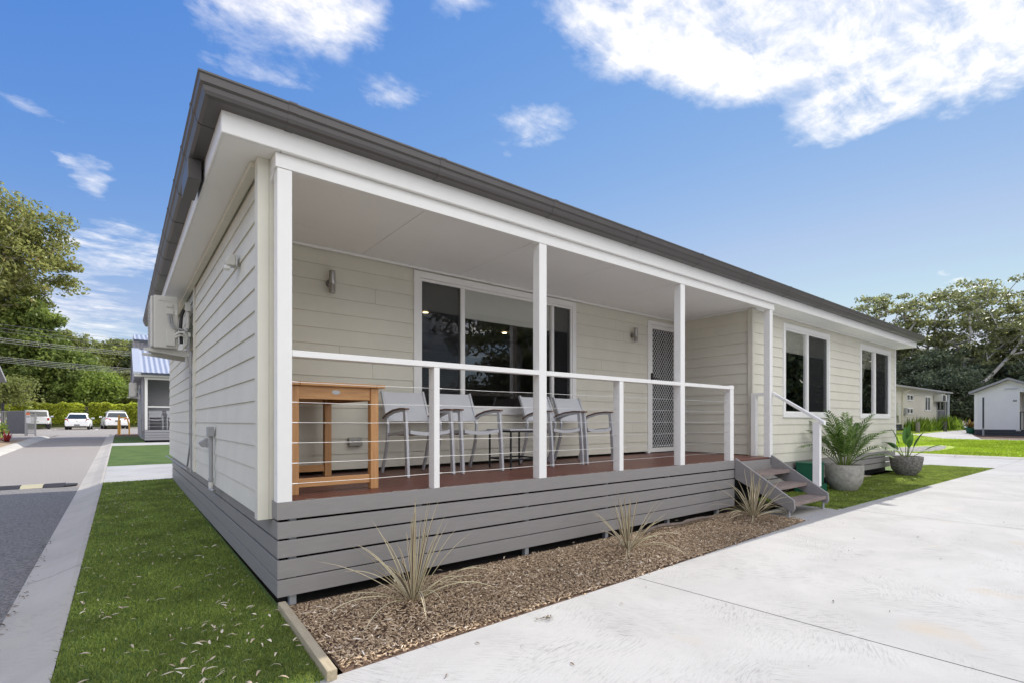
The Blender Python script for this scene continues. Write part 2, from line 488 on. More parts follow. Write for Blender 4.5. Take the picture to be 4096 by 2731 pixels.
def screen_mat(name):
    m = bpy.data.materials.new(name)
    m.use_nodes = True
    t = m.node_tree
    t.nodes.clear()
    o = t.nodes.new('ShaderNodeOutputMaterial')
    tr = t.nodes.new('ShaderNodeBsdfTransparent')
    df = t.nodes.new('ShaderNodeBsdfDiffuse')
    df.inputs[0].default_value = (0.035, 0.036, 0.04, 1)
    mx = t.nodes.new('ShaderNodeMixShader')
    mx.inputs[0].default_value = 0.33
    t.links.new(tr.outputs[0], mx.inputs[1])
    t.links.new(df.outputs[0], mx.inputs[2])
    t.links.new(mx.outputs[0], o.inputs[0])
    MATS[name] = m
    return m
fly = screen_mat('insect_screen')

def emit_mat(name, col, s):
    m = bpy.data.materials.new(name)
    m.use_nodes = True
    t = m.node_tree
    b = t.nodes['Principled BSDF']
    b.inputs['Base Color'].default_value = (*col, 1)
    b.inputs['Emission Color'].default_value = (*col, 1)
    b.inputs['Emission Strength'].default_value = s
    MATS[name] = m
    return m
downlight_m = emit_mat('lit_downlight', (1.0, 0.78, 0.45), 6.0)

# ------------------------------------------------------------------ mesh helpers
class MB:
    def __init__(s):
        s.v, s.f, s.m = [], [], []
    def add(s, vs, fs, mi=0):
        o = len(s.v)
        s.v += [tuple(p) for p in vs]
        s.f += [tuple(o + i for i in f) for f in fs]
        s.m += [mi] * len(fs)
    def box(s, a, b, mi=0):
        x0, y0, z0 = [min(p, q) for p, q in zip(a, b)]
        x1, y1, z1 = [max(p, q) for p, q in zip(a, b)]
        s.add([(x0, y0, z0), (x1, y0, z0), (x1, y1, z0), (x0, y1, z0), (x0, y0, z1), (x1, y0, z1), (x1, y1, z1), (x0, y1, z1)],
              [(0, 3, 2, 1), (4, 5, 6, 7), (0, 1, 5, 4), (1, 2, 6, 5), (2, 3, 7, 6), (3, 0, 4, 7)], mi)
    def obox(s, c, size, rot=(0, 0, 0), mi=0):
        from mathutils import Euler
        mtx = Euler(rot).to_matrix()
        hx, hy, hz = [q / 2 for q in size]
        vs = []
        for (x, y, z) in ((-1, -1, -1), (1, -1, -1), (1, 1, -1), (-1, 1, -1), (-1, -1, 1), (1, -1, 1), (1, 1, 1), (-1, 1, 1)):
            vs.append(Vector(c) + mtx @ Vector((x * hx, y * hy, z * hz)))
        s.add(vs, [(0, 3, 2, 1), (4, 5, 6, 7), (0, 1, 5, 4), (1, 2, 6, 5), (2, 3, 7, 6), (3, 0, 4, 7)], mi)
    def hexa(s, v8, mi=0):
        s.add(v8, [(0, 3, 2, 1), (4, 5, 6, 7), (0, 1, 5, 4), (1, 2, 6, 5), (2, 3, 7, 6), (3, 0, 4, 7)], mi)
    def prism(s, pts, off, mi=0):
        # pts: planar polygon (3-D), off: extrusion vector
        n = len(pts)
        p = [Vector(q) for q in pts]
        o = Vector(off)
        s.add(p + [q + o for q in p], [tuple(range(n - 1, -1, -1)), tuple(range(n, 2 * n))] + [(i, (i + 1) % n, n + (i + 1) % n, n + i) for i in range(n)], mi)
    def tube(s, pts, r, n=8, mi=0, caps=True):
        pts = [Vector(p) for p in pts]
        rs = r if isinstance(r, (list, tuple)) else [r] * len(pts)
        vs, fs = [], []
        up = Vector((0, 0, 1))
        prev = None
        for i, p in enumerate(pts):
            d = (pts[min(i + 1, len(pts) - 1)] - pts[max(i - 1, 0)])
            if d.length < 1e-9:
                d = Vector((0, 0, 1))
            d.normalize()
            if prev is None:
                a = d.cross(up)
                if a.length < 1e-3:
                    a = d.cross(Vector((1, 0, 0)))
            else:
                a = prev - d * prev.dot(d)
                if a.length < 1e-4:
                    a = d.cross(up)
            a.normalize()
            prev = a
            b = d.cross(a)
            for k in range(n):
                t = 2 * math.pi * k / n
                vs.append(p + (a * math.cos(t) + b * math.sin(t)) * rs[i])
        for i in range(len(pts) - 1):
            for k in range(n):
                fs.append((i * n + k, i * n + (k + 1) % n, (i + 1) * n + (k + 1) % n, (i + 1) * n + k))
        if caps:
            fs.append(tuple(range(n - 1, -1, -1)))
            fs.append(tuple((len(pts) - 1) * n + k for k in range(n)))
        s.add(vs, fs, mi)
    def lathe(s, prof, c=(0, 0, 0), n=32, mi=0):
        vs, fs = [], []
        for (r, z) in prof:
            for k in range(n):
                t = 2 * math.pi * k / n
                vs.append((c[0] + r * math.cos(t), c[1] + r * math.sin(t), c[2] + z))
        for i in range(len(prof) - 1):
            for k in range(n):
                fs.append((i * n + k, i * n + (k + 1) % n, (i + 1) * n + (k + 1) % n, (i + 1) * n + k))
        s.add(vs, fs, mi)
    def build(s, name, mats, parent=None, bevel=0, smooth=False, seg=2):
        me = bpy.data.meshes.new(name)
        me.from_pydata(s.v, [], s.f)
        if not isinstance(mats, (list, tuple)):
            mats = [mats]
        for m in mats:
            me.materials.append(m)
        me.polygons.foreach_set('material_index', s.m)
        if smooth:
            me.polygons.foreach_set('use_smooth', [True] * len(s.f))
        me.update()
        o = bpy.data.objects.new(name, me)
        COL.objects.link(o)
        if parent:
            o.parent = parent
        if bevel:
            b = o.modifiers.new('bevel', 'BEVEL')
            b.width = bevel
            b.segments = seg
            b.limit_method = 'ANGLE'
            b.angle_limit = R(50)
        if smooth:
            e = o.modifiers.new('edges', 'EDGE_SPLIT')
            e.split_angle = R(42)
        return o

def npmesh(name, verts, faces_n, idx, mat_, parent=None, mi=None):
    # verts (N,3) array, idx (F,faces_n) array
    me = bpy.data.meshes.new(name)
    me.vertices.add(len(verts))
    me.vertices.foreach_set('co', np.asarray(verts, dtype=np.float32).ravel())
    F = len(idx)
    me.loops.add(F * faces_n)
    me.loops.foreach_set('vertex_index', np.asarray(idx, dtype=np.int32).ravel())
    me.polygons.add(F)
    me.polygons.foreach_set('loop_start', np.arange(0, F * faces_n, faces_n, dtype=np.int32))
    me.polygons.foreach_set('loop_total', np.full(F, faces_n, dtype=np.int32))
    for m in (mat_ if isinstance(mat_, (list, tuple)) else [mat_]):
        me.materials.append(m)
    if mi is not None:
        me.polygons.foreach_set('material_index', np.asarray(mi, dtype=np.int32))
    me.update(calc_edges=True)
    me.validate()
    o = bpy.data.objects.new(name, me)
    COL.objects.link(o)
    if parent:
        o.parent = parent
    return o

def tag(o, label=None, cat=None, group=None, kind=None):
    if label: o['label'] = label
    if cat: o['category'] = cat
    if group: o['group'] = group
    if kind: o['kind'] = kind
    return o
def thing(name, label, cat, loc=(0, 0, 0), rz=0.0, group=None):
    o = bpy.data.objects.new(name, None)
    o.empty_display_size = 0.2
    COL.objects.link(o)
    o.location = loc
    o.rotation_euler = (0, 0, rz)
    return tag(o, label, cat, group)
def dup(o, loc=None, rz=None, label=None, scale=None):
    kids = {}
    for c in bpy.data.objects:
        if c.parent:
            kids.setdefault(c.parent.name, []).append(c)
    def rec(a, par):
        c = a.copy()
        COL.objects.link(c)
        if par is not None:
            c.parent = par
        for k in kids.get(a.name, []):
            rec(k, c)
        return c
    c = rec(o, None)
    if loc is not None: c.location = loc
    if rz is not None: c.rotation_euler = (0, 0, rz)
    if scale is not None: c.scale = (scale,) * 3 if isinstance(scale, (int, float)) else scale
    if label: c['label'] = label
    return c

# ------------------------------------------------------------------ terrain
def interp(x, pts):
    if x <= pts[0][0]: return pts[0][1]
    for (a, b), (c, d) in zip(pts, pts[1:]):
        if x <= c:
            t = (x - a) / (c - a)
            return b + (d - b) * t
    return pts[-1][1]
def hgt(x, y):
    h = interp(y, [(0, 0), (8, 0.085), (23, 0.36), (30, 0.46), (55, 0.55), (100, 0.62)])
    f = 1.0 - min(1, max(0, (x - 8) / 12))
    h *= f
    h += interp(x, [(20, 0), (38, 0.13), (47, 0.22), (90, 0.5)])
    h += 0.40 * min(1, max(0, (x - 30) / 6)) * min(1, max(0, (y - 4.2) / 3))
    return h
def clip_grid(poly, step, z):
    bm = bmesh.new()
    vs = [bm.verts.new((p[0], p[1], 0)) for p in poly]
    bm.faces.new(vs)
    xs = [p[0] for p in poly]; ys = [p[1] for p in poly]
    for ax, lo, hi in ((0, min(xs), max(xs)), (1, min(ys), max(ys))):
        k = math.floor(lo / step) + 1
        while k * step < hi:
            co = [0, 0, 0]; no = [0, 0, 0]
            co[ax] = k * step; no[ax] = 1
            bmesh.ops.bisect_plane(bm, geom=bm.verts[:] + bm.edges[:] + bm.faces[:], plane_co=co, plane_no=no)
            k += 1
    bmesh.ops.triangulate(bm, faces=bm.faces[:])
    for v in bm.verts:
        v.co.z = hgt(v.co.x, v.co.y) + z
    return bm
def sheet(name, poly, z, m, kind='structure', step=1.0, label=None, cat=None):
    bm = clip_grid(poly, step, z)
    bmesh.ops.recalc_face_normals(bm, faces=bm.faces[:])
    me = bpy.data.meshes.new(name)
    bm.to_mesh(me)
    bm.free()
    if me.polygons and me.polygons[0].normal.z < 0:
        me.flip_normals()
    me.materials.append(m)
    o = bpy.data.objects.new(name, me)
    COL.objects.link(o)
    if kind: o['kind'] = kind
    return tag(o, label, cat)

ground_m = mat('ground_earth', (0.10, 0.085, 0.055), 0.95, 0.0, 1.2, 0.3, 20, col2=(0.15, 0.13, 0.075))
bed_m = mat('mulch_base', (0.09, 0.056, 0.038), 0.95, 0.0, 30, 0.6, 50, col2=(0.2, 0.13, 0.085))
turf_base = mat('turf_backing', (0.06, 0.11, 0.022), 0.9, 0.0, 30, 0.8, 220, col2=(0.15, 0.22, 0.05), contrast=1.4)
lawn_base = mat('lawn_ground', (0.27, 0.38, 0.02), 0.9, 0.0, 2.5, 0.8, 60, col2=(0.42, 0.52, 0.05), detail=10)
gravel_m = mat('gravel_patch', (0.16, 0.145, 0.125), 0.95, 0.0, 8, 0.8, 30, col2=(0.42, 0.39, 0.35), contrast=2)

# ground: one wide sheet, finer near the camera, sunk under the sheets that lie on it
def ground():
    xs = sorted(set([-400, -200, -100] + list(range(-60, 100, 2)) + [120, 200, 400]))
    ys = sorted(set([-400, -200, -100, -60] + list(range(-30, 110, 2)) + [140, 200, 400]))
    v = [(x, y, hgt(x, y) - 0.16) for y in ys for x in xs]
    nx = len(xs)
    f = [(j * nx + i, j * nx + i + 1, (j + 1) * nx + i + 1, (j + 1) * nx + i) for j in range(len(ys) - 1) for i in range(nx - 1)]
    b = MB(); b.add(v, f)
    o = b.build('ground', ground_m)
    o['kind'] = 'structure'
ground()

# concrete pad in front of the cabin with control joints as real gaps
PADZ = 0.0
sheet('concrete_pad', [(-0.15, -1.118), (2.35, -1.04), (2.355, -1.05), (2.515, -3.3), (2.56, -4.0), (2.9, -9.0), (-0.15, -9.0)], PADZ, conc)
sheet('concrete_pad', [(2.362, -1.04), (5.78, -0.91), (5.84, -0.30), (6.92, -0.30), (7.09, -0.862), (7.6, -9.0), (2.91, -9.0), (2.568, -4.0), (2.523, -3.3)], PADZ, conc)
sheet('concrete_pad', [(7.10, -0.862), (12.3, -0.94), (12.3, -9.0), (7.61, -9.0)], PADZ, conc)
sheet('concrete_pad', [(12.308, -0.94), (16.92, -1.01), (21.3, -1.01), (21.3, -9.0), (12.308, -9.0)], PADZ, conc)
sheet('concrete_pad', [(16.95, -1.004), (21.25, -1.004), (21.25, 9.0), (17.05, 9.0)], PADZ, conc)
pad_base = mat('joint_dark', (0.10, 0.095, 0.09), 0.9)
sheet('paving_subbase', [(-0.12, -1.14), (5.78, -0.95), (5.9, -0.4), (6.9, -0.4), (7.1, -0.9), (21.25, -1.05), (21.25, -8.9), (-0.12, -8.9)], -0.012, pad_base)
sheet('far_paving', [(-3, -9.0), (21.3, -9.0), (45, -6), (45, -16), (-3, -16)], -0.004, conc, step=3.0)
# artificial turf, mulch bed, lawn
sheet('turf', [(-1.06, -4.5), (-0.16, -4.5), (-0.16, -1.16), (-0.03, -1.15), (-0.005, -0.06), (0.02, 0.1), (0.0, 8.3), (-1.06, 8.3)], -0.004, turf_base)
sheet('turf', [(7.10, -0.855), (16.92, -1.0), (17.0, 0.45), (16.6, 3.0), (14.3, 3.0), (14.2, 0.3), (6.9, 0.3), (6.93, -0.3)], -0.004, turf_base)
turf_far = mat('turf_pile', (0.04, 0.08, 0.014), 0.9, 0.0, 1.6, 0.8, 90, col2=(0.10, 0.155, 0.03), detail=12, contrast=1.3)
sheet('turf', [(-1.06, 11.6), (0.4, 11.6), (0.4, 20.0), (-1.06, 20.0)], -0.004, turf_far)
sheet('turf', [(-1.06, 21.8), (0.0, 21.8), (0.0, 28.6), (-1.06, 28.6)], -0.004, turf_far)
sheet('path', [(-1.06, 8.3), (12.0, 8.3), (12.0, 11.6), (-1.06, 11.6)], 0.002, conc)
sheet('path', [(-1.06, 20.0), (8.0, 20.0), (8.0, 21.8), (-1.06, 21.8)], 0.002, conc)
sheet('turf', [(0.4, 11.6), (12, 11.6), (12, 20.0), (0.4, 20.0)], -0.004, turf_far)
sheet('mulch_ground', [(0.05, -1.12), (2.35, -1.05), (5.78, -0.92), (5.84, -0.3), (5.87, 0.03), (0.05, 0.03)], -0.012, bed_m)
sheet('underfloor_soil', [(0.05, 0.03), (5.87, 0.03), (5.9, 1.0), (0.05, 1.0)], -0.03, mat('shaded_soil', (0.035, 0.03, 0.026), 0.95, 0.3, 30, 0.5, 40))  # soil colour darkened to hold the shade under the deck
sheet('mulch_ground', [(-1.06, 28.6), (0.2, 28.6), (0.2, 33.5), (-1.06, 33.5)], -0.004, bed_m)
sheet('lawn', [(21.85, -6.0), (38.5, -6.0), (38.5, 12.0), (21.85, 12.0)], 0.0, lawn_base, step=2.0)
sheet('lawn', [(38.9, 5.9), (60.0, 6.1), (60, 7.6), (38.9, 7.6)], 0.0, lawn_base, step=2.0)
sheet('gravel', [(24.2, 3.4), (22.6, 2.0), (24.0, 1.7), (27.0, 1.95), (29.3, 2.35), (28.0, 3.0), (26.6, 3.4), (25.5, 3.6)], 0.006, gravel_m)
sheet('driveway', [(38.9, 2.6), (48.0, 4.6), (70, 4.6), (70.0, 6.05), (38.9, 5.85)], 0.004, conc, step=2.0)
sheet('mulch_ground', [(38.9, -6), (46.9, -6), (46.9, 4.3), (38.9, 2.55)], 0.0, bed_m, step=2.0)

# lane on the left, with roll kerbs; the lane lies 0.1 below the verge
def strip(name, prof, y0, y1, m, step=1.0, kind='structure'):
    # prof: list of (x, dz); swept along Y on the terrain
    ys = list(np.arange(y0, y1, step)) + [y1]
    v = [(x, y, hgt(x, y) + dz_) for y in ys for (x, dz_) in prof]
    n = len(prof)
    f = [(j * n + i, (j + 1) * n + i, (j + 1) * n + i + 1, j * n + i + 1) for j in range(len(ys) - 1) for i in range(n - 1)]
    b = MB(); b.add(v, f)
    o = b.build(name, m, smooth=False)
    o['kind'] = kind
    return o
for (a, b_) in ((-6, 1.95), (1.958, 6.4), (6.408, 11.0), (11.008, 20), (20.008, 33.0)):
    strip('kerb', [(-1.062, 0.004), (-1.10, 0.0), (-1.24, -0.055), (-1.37, -0.09), (-1.44, -0.106)], a, b_, kerb_m, 0.7)
asphalt_shade = mat('shaded_asphalt', (0.11, 0.105, 0.098), 0.92, 0.0, 38, 0.9, 90, col2=(0.29, 0.275, 0.26), speck=(120, 0.60, (0.40, 0.385, 0.37)), contrast=1.5)  # road seal darkened to carry the cabin's shadow on the near lane
strip('road', [(-1.34, -0.10), (-2.2, -0.085), (-3.0, -0.09), (-3.75, -0.10)], -12, 8.75, asphalt_shade, 1.0)
strip('road', [(-1.34, -0.10), (-2.2, -0.085), (-3.0, -0.09), (-3.75, -0.10)], 8.75, 36, asphalt, 1.0)
strip('kerb', [(-3.66, -0.098), (-3.8, -0.04), (-3.92, 0.0), (-4.05, 0.0)], -6, 31.5, kerb_far, 0.7)
sheet('car_park', [(-40, 36.0), (12, 36.0), (12, 62.5), (-40, 62.5)], -0.10, asphalt, step=2.0)
sheet('footpath', [(-12, 31.5), (-3.66, 31.5), (-3.66, 35.9), (-12, 35.9)], -0.07, asphalt)
sheet('garden_bed', [(-12, -6), (-4.04, -6), (-4.04, 27.0), (-12, 27.0)], -0.02, mat('pale_mulch', (0.24, 0.17, 0.11), 0.95, 0.0, 30, 0.6, 40, col2=(0.42, 0.32, 0.22)))
sheet('footpath', [(-12, 27.1), (-4.04, 27.1), (-4.04, 31.4), (-12, 31.4)], -0.03, asphalt)
b = MB()
for i in range(26):
    y = 62.5
    x0 = -40 + i * 2.0
    z = hgt(x0, y)
    b.box((x0, 62.5, z - 0.12), (x0 + 1.992, 62.75, z + 0.03))
b.build('kerb', kerb_m)['kind'] = 'structure'
for i, xx in enumerate((-9.3, -5.6, -2.55, 0.55)):
    b = MB()
    z = hgt(xx, 56) - 0.094
    b.add([(xx - 0.06, 53.0, hgt(xx, 53) - 0.094), (xx + 0.06, 53.0, hgt(xx, 53) - 0.094), (xx + 0.06, 60.5, hgt(xx, 60.5) - 0.094), (xx - 0.06, 60.5, hgt(xx, 60.5) - 0.094)], [(0, 1, 2, 3)])
    b.build('parking_line', line_m)['kind'] = 'structure'
# far kerb along the lawn across the pad (beyond it, the lawn)
def kerb_x(x0, x1, ya, yb, m, top):
    b = MB()
    y = ya
    while y < yb:
        y2 = min(y + 2.4, yb)
        b.add([(x0, y, hgt(x0, y)), (x0 + 0.16, y, hgt(x0, y) + top), (x1, y, hgt(x1, y) + top), (x0, y2 - .012, hgt(x0, y2)), (x0 + 0.16, y2 - .012, hgt(x0, y2) + top), (x1, y2 - .012, hgt(x1, y2) + top)],
              [(0, 3, 4, 1), (1, 4, 5, 2), (0, 1, 2), (3, 5, 4)])
        y = y2
    o = b.build('kerb', m)
    o['kind'] = 'structure'
kerb_x(21.3, 21.85, -9, 12, kerb_m, 0.05)
kerb_x(38.5, 38.9, -8, 12, kerb_m, 0.03)


# ------------------------------------------------------------------ weatherboards
def clad(b, p0, du, out_, u0, u1, z0, z1, opens=(), exposure=0.16, t_bot=0.017, t_top=0.005, back=0.02, mi=0, joints=None, joint_rng=None):
    """Lapped boards on a wall: p0 origin, du along-wall unit vector, out_ outward unit vector; openings are (u0,u1,z0,z1)."""
    p0 = Vector(p0); du = Vector(du); out_ = Vector(out_)
    nz_ = max(1, int(math.ceil((z1 - z0) / exposure - 1e-6)))
    for k in range(nz_):
        za = z0 + k * exposure
        zb = min(za + exposure, z1)
        cuts = sorted(set([za, zb] + [z for o in opens for z in (o[2], o[3]) if za < z < zb]))
        jl = []
        if joint_rng:
            u = u0 + joint_rng.uniform(0.5, 3.5)
            while u < u1:
                jl.append(u); u += joint_rng.uniform(2.4, 4.2)
        for c0, c1 in zip(cuts, cuts[1:]):
            segs = [(u0, u1)]
            for o in opens:
                if o[2] < c1 - 1e-6 and o[3] > c0 + 1e-6:
                    ns = []
                    for (a, e) in segs:
                        if o[0] > a: ns.append((a, min(e, o[0])))
                        if o[1] < e: ns.append((max(a, o[1]), e))
                    segs = [q for q in ns if q[1] - q[0] > 1e-4]
            for j in jl:
                ns = []
                for (a, e) in segs:
                    if a + 0.05 < j < e - 0.05:
                        ns += [(a, j - 0.0012), (j + 0.0012, e)]
                    else:
                        ns.append((a, e))
                segs = ns
            def th(z):
                return t_bot + (t_top - t_bot) * (z - za) / exposure
            for (a, e) in segs:
                q = []
                for z in (c0, c1):
                    q += [p0 + du * a - out_ * back + Vector((0, 0, z)), p0 + du * e - out_ * back + Vector((0, 0, z)),
                          p0 + du * e + out_ * th(z) + Vector((0, 0, z)), p0 + du * a + out_ * th(z) + Vector((0, 0, z))]
                b.hexa(q, mi)

jr = random.Random(5)
# ------------------------------------------------------------------ the cabin
DZ = 0.68        # deck
SZ = 2.97        # soffit / porch ceiling
YB = 1.68        # porch back wall
YF = 0.34        # front wall of the right part
XP = 6.97        # porch side wall
XE = 13.98       # right end
YR = 8.45        # rear
XW = -0.055      # left wall face
house = thing('cabin', 'cream weatherboard holiday cabin with a covered front porch, grey slatted base and dark grey gutter', 'cabin')

# walls: each with its boards
def sb(v): return -0.805 + (v + 0.805) * 0.9924
def sbz(v): return 1.216 + (v - 1.216) * 0.9924
def sf(v): return -0.805 + (v + 0.805) * 1.0158
def sfz(v): return 1.216 + (v - 1.216) * 1.0158
BW = dict(x0=sb(1.839), x1=sb(4.457), z0=sbz(1.30), z1=sbz(2.94))           # living room window incl. trim
DR = dict(x0=sb(6.156), x1=XP - 0.03, z0=DZ, z1=sbz(2.90))
W1 = dict(x0=sf(7.855), x1=sf(9.79), z0=sfz(1.278), z1=sfz(2.84))
W2 = dict(x0=sf(11.40), x1=sf(13.345), z0=sfz(1.275), z1=sfz(2.836))
b = MB()
clad(b, (0, YB, 0), (1, 0, 0), (0, -1, 0), 0.0, XP, DZ + 0.035, SZ, [(BW['x0'] + .02, BW['x1'] - .02, BW['z0'] + .02, BW['z1'] - .02), (DR['x0'] + .02, DR['x1'], DZ, DR['z1'] - .02)], joint_rng=jr)
b.build('porch_back_wall', cream, house)
b = MB()
clad(b, (XP, 0, 0), (0, 1, 0), (-1, 0, 0), YF + 0.02, YB, DZ + 0.01, SZ)
b.build('porch_side_wall', cream, house)
b = MB()
clad(b, (0, YF, 0), (1, 0, 0), (0, -1, 0), XP + 0.0, XE, 0.52, SZ, [(W1['x0'] + .02, W1['x1'] - .02, W1['z0'] + .02, W1['z1'] - .02), (W2['x0'] + .02, W2['x1'] - .02, W2['z0'] + .02, W2['z1'] - .02)], joint_rng=jr)
b.build('front_wall', cream, house)
b = MB()
clad(b, (XW + 0.02, 0, 0), (0, 1, 0), (-1, 0, 0), 0.24, 4.06, 0.563, SZ, joint_rng=jr)
clad(b, (XW + 0.02, 0, 0), (0, 1, 0), (-1, 0, 0), 4.13, YR, 0.563, SZ, joint_rng=jr)
b.build('side_wall', cream, house)
b = MB()
for q1, q2 in (((0.0, 0.22, DZ - 0.05), (0.06, YB - .02, SZ)), ((0.0, YR - 0.05, 0.55), (XE - 0.03, YR, SZ)), ((XE - 0.05, YF + 0.02, 0.55), (XE - 0.002, YR - 0.05, SZ)), ((0.06, YB + 3.6, 0.6), (XE - 0.06, YB + 3.7, SZ))):
    b = MB(); b.box(q1, q2); b.build('plain_wall', cream, house)
b = MB()
b.box((0.0, YB + 0.03, 0.56), (XE - 0.06, YB + 3.55, 0.66))
b.box((XP + 0.03, YF + 0.03, 0.56), (XE - 0.06, YB + 0.03, 0.66))
b.build('floor', interior, house)
# dark room linings behind the windows
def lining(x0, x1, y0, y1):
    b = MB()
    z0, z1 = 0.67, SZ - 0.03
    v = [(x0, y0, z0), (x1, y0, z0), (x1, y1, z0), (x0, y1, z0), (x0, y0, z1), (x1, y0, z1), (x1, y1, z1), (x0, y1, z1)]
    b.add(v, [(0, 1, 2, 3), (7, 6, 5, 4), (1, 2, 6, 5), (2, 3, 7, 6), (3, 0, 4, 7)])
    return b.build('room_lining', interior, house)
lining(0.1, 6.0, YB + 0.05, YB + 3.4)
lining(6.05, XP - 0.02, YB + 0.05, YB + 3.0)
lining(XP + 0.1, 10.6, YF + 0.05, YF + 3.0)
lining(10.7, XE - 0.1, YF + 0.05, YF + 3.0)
# corner trims
b = MB()
b.box((XW - 0.035, 0.14, 0.556), (XW + 0.035, 0.235, SZ))
b.box((XW + 0.036, 0.142, 0.556), (XW + 0.085, 0.235, SZ))
b.build('corner_trim', cream, house, 0.003)
b = MB()
b.box((XW + 0.0855, 0.15, 0.70), (0.075, 0.22, SZ))
b.build('end_panel', cream, house, 0.002)
b = MB()
b.box((XP - 0.045, YF - 0.03, DZ + .002), (XP + 0.03, YF + 0.045, SZ - 0.004))
b.build('corner_trim', cream, house, 0.003)
b = MB()
b.box((XE - 0.05, YF - 0.03, 0.50), (XE + 0.006, YF + 0.045, SZ - 0.004))
b.build('corner_trim', white, house, 0.003)
b = MB()
b.box((XW - 0.014, 4.062, 0.565), (XW + 0.02, 4.128, SZ - .002))
b.build('cover_strip', cream, house, 0.002)
# cornice beads
b = MB()
b.box((0.062, YB - 0.05, SZ - 0.028), (XP - 0.024, YB - 0.023, SZ - 0.001))
b.box((XP - 0.05, YF + 0.05, SZ - 0.028), (XP - 0.024, YB - 0.052, SZ - 0.001))
b.box((XP + 0.032, YF - 0.052, SZ - 0.026), (XE - 0.052, YF - 0.024, SZ - 0.001))
b.build('cornice', white, house, 0.004)
b = MB()
b.box((XW - 0.062, 0.237, SZ - 0.04), (XW - 0.004, YR, SZ - 0.001))
b.build('cornice', cream, house, 0.004)
# soffit: sheets with open seams, a dark backing above
b = MB()
def panels(xs, ys):
    for x0, x1 in zip(xs, xs[1:]):
        for y0, y1 in zip(ys, ys[1:]):
            b.box((x0 + 0.0025, y0 + 0.0025, SZ), (x1 - 0.0025, y1 - 0.0025, SZ + 0.008))
panels([0.02, 1.2, 2.4, 3.6, 4.8, 6.0, XP], [0.02, 1.2, YB])
panels([-0.31, 0.02], [-0.02, 4.08, YR + 0.4])
panels([0.02, 2.9, 5.9, 8.9, 11.9, XE + 0.2], [-0.025, 0.02])
panels([XP, 10.4, XE + 0.2], [0.02, YF])
b.build('soffit', soffit_m, house)
b = MB()
b.box((-0.30, -0.02, SZ + 0.012), (XE + 0.2, YR + 0.4, SZ + 0.03))
b.build('soffit_backing', dark, house)
# fascia (white) and gutter (dark)
FX0, FX1, FY0, FY1 = -0.325, XE + 0.22, -0.04, YR + 0.42
b = MB()
b.box((FX0, FY0, SZ - 0.004), (FX1, FY0 + 0.018, SZ + 0.14))
b.box((FX0, FY0 + 0.0182, SZ - 0.004), (FX0 + 0.018, FY1, SZ + 0.14))
b.box((FX1 - 0.018, FY0 + 0.0182, SZ - 0.004), (FX1, FY1, SZ + 0.14))
b.box((FX0 + 0.0182, FY1 - 0.018, SZ - 0.004), (FX1 - 0.0182, FY1, SZ + 0.14))
b.build('fascia', white, house, 0.012, seg=3)
GZ = SZ + 0.13
prof = [(0.0, 0.0), (0.075, 0.0), (0.095, 0.010), (0.104, 0.03), (0.108, 0.055), (0.122, 0.066), (0.126, 0.105), (0.134, 0.112), (0.134, 0.122), (0.122, 0.122), (0.116, 0.108), (0.0, 0.108)]
def ring_sweep(prof, x0, x1, y0, y1, z):
    bb = MB()
    loops = []
    for (o, dz_) in prof:
        loops.append([(x0 - o, y0 - o, z + dz_), (x1 + o, y0 - o, z + dz_), (x1 + o, y1 + o, z + dz_), (x0 - o, y1 + o, z + dz_)])
    vs = [p for l_ in loops for p in l_]
    fs = []
    n = len(prof)
    for i in range(n):
        j = (i + 1) % n
        for k in range(4):
            l_ = (k + 1) % 4
            fs.append((i * 4 + k, i * 4 + l_, j * 4 + l_, j * 4 + k))
    bb.add(vs, fs)
    return bb
gut = ring_sweep(prof, FX0, FX1, FY0, FY1, GZ).build('gutter', gutter_m, house)
bb = MB()
def gjoin_front(x):
    pr2 = [(o + 0.003 if o > 0 else o, d) for (o, d) in prof[:9]]
    pts = [(x, FY0 - o, GZ + d - (0.003 if i < 3 else 0) + (0.003 if i > 6 else 0)) for i, (o, d) in enumerate(pr2)]
    bb.prism(pts, (0.05, 0, 0))
def gjoin_left(y):
    pr2 = [(o + 0.003 if o > 0 else o, d) for (o, d) in prof[:9]]
    pts = [(FX0 - o, y, GZ + d - (0.003 if i < 3 else 0) + (0.003 if i > 6 else 0)) for i, (o, d) in enumerate(pr2)]
    bb.prism(pts, (0, 0.035, 0))
for x in (0.03, 1.12, 2.3, 3.5, 4.7, 5.9, 7.1, 8.3, 9.5, 10.7, 11.9, 13.1):
    bb = MB(); gjoin_front(x); bb.build('gutter_joiner', gutter_m, gut)
for y in (0.22, 0.85, 1.5, 2.2, 2.9, 3.6, 4.4, 5.4, 6.4):
    bb = MB(); gjoin_left(y); bb.build('gutter_joiner', gutter_m, gut)
b = MB()
b.box((FX0 - 0.105, 0.72, GZ - 0.15), (FX0 - 0.02, 1.15, GZ - 0.004))
b.build('rainwater_outlet', gutter_m, gut, 0.005)
# hip roof
rz0 = GZ + 0.085
x0, x1, y0, y1 = FX0 - 0.04, FX1 + 0.04, FY0 - 0.05, FY1 + 0.05
pitch = math.tan(R(6))
hd = (y1 - y0) / 2
b = MB()
b.add([(x0, y0, rz0), (x1, y0, rz0), (x1, y1, rz0), (x0, y1, rz0), (x0 + hd, (y0 + y1) / 2, rz0 + hd * pitch), (x1 - hd, (y0 + y1) / 2, rz0 + hd * pitch)],
      [(0, 1, 5, 4), (1, 2, 5), (2, 3, 4, 5), (3, 0, 4), (0, 3, 2, 1)])
b.build('roof', gutter_m, house)
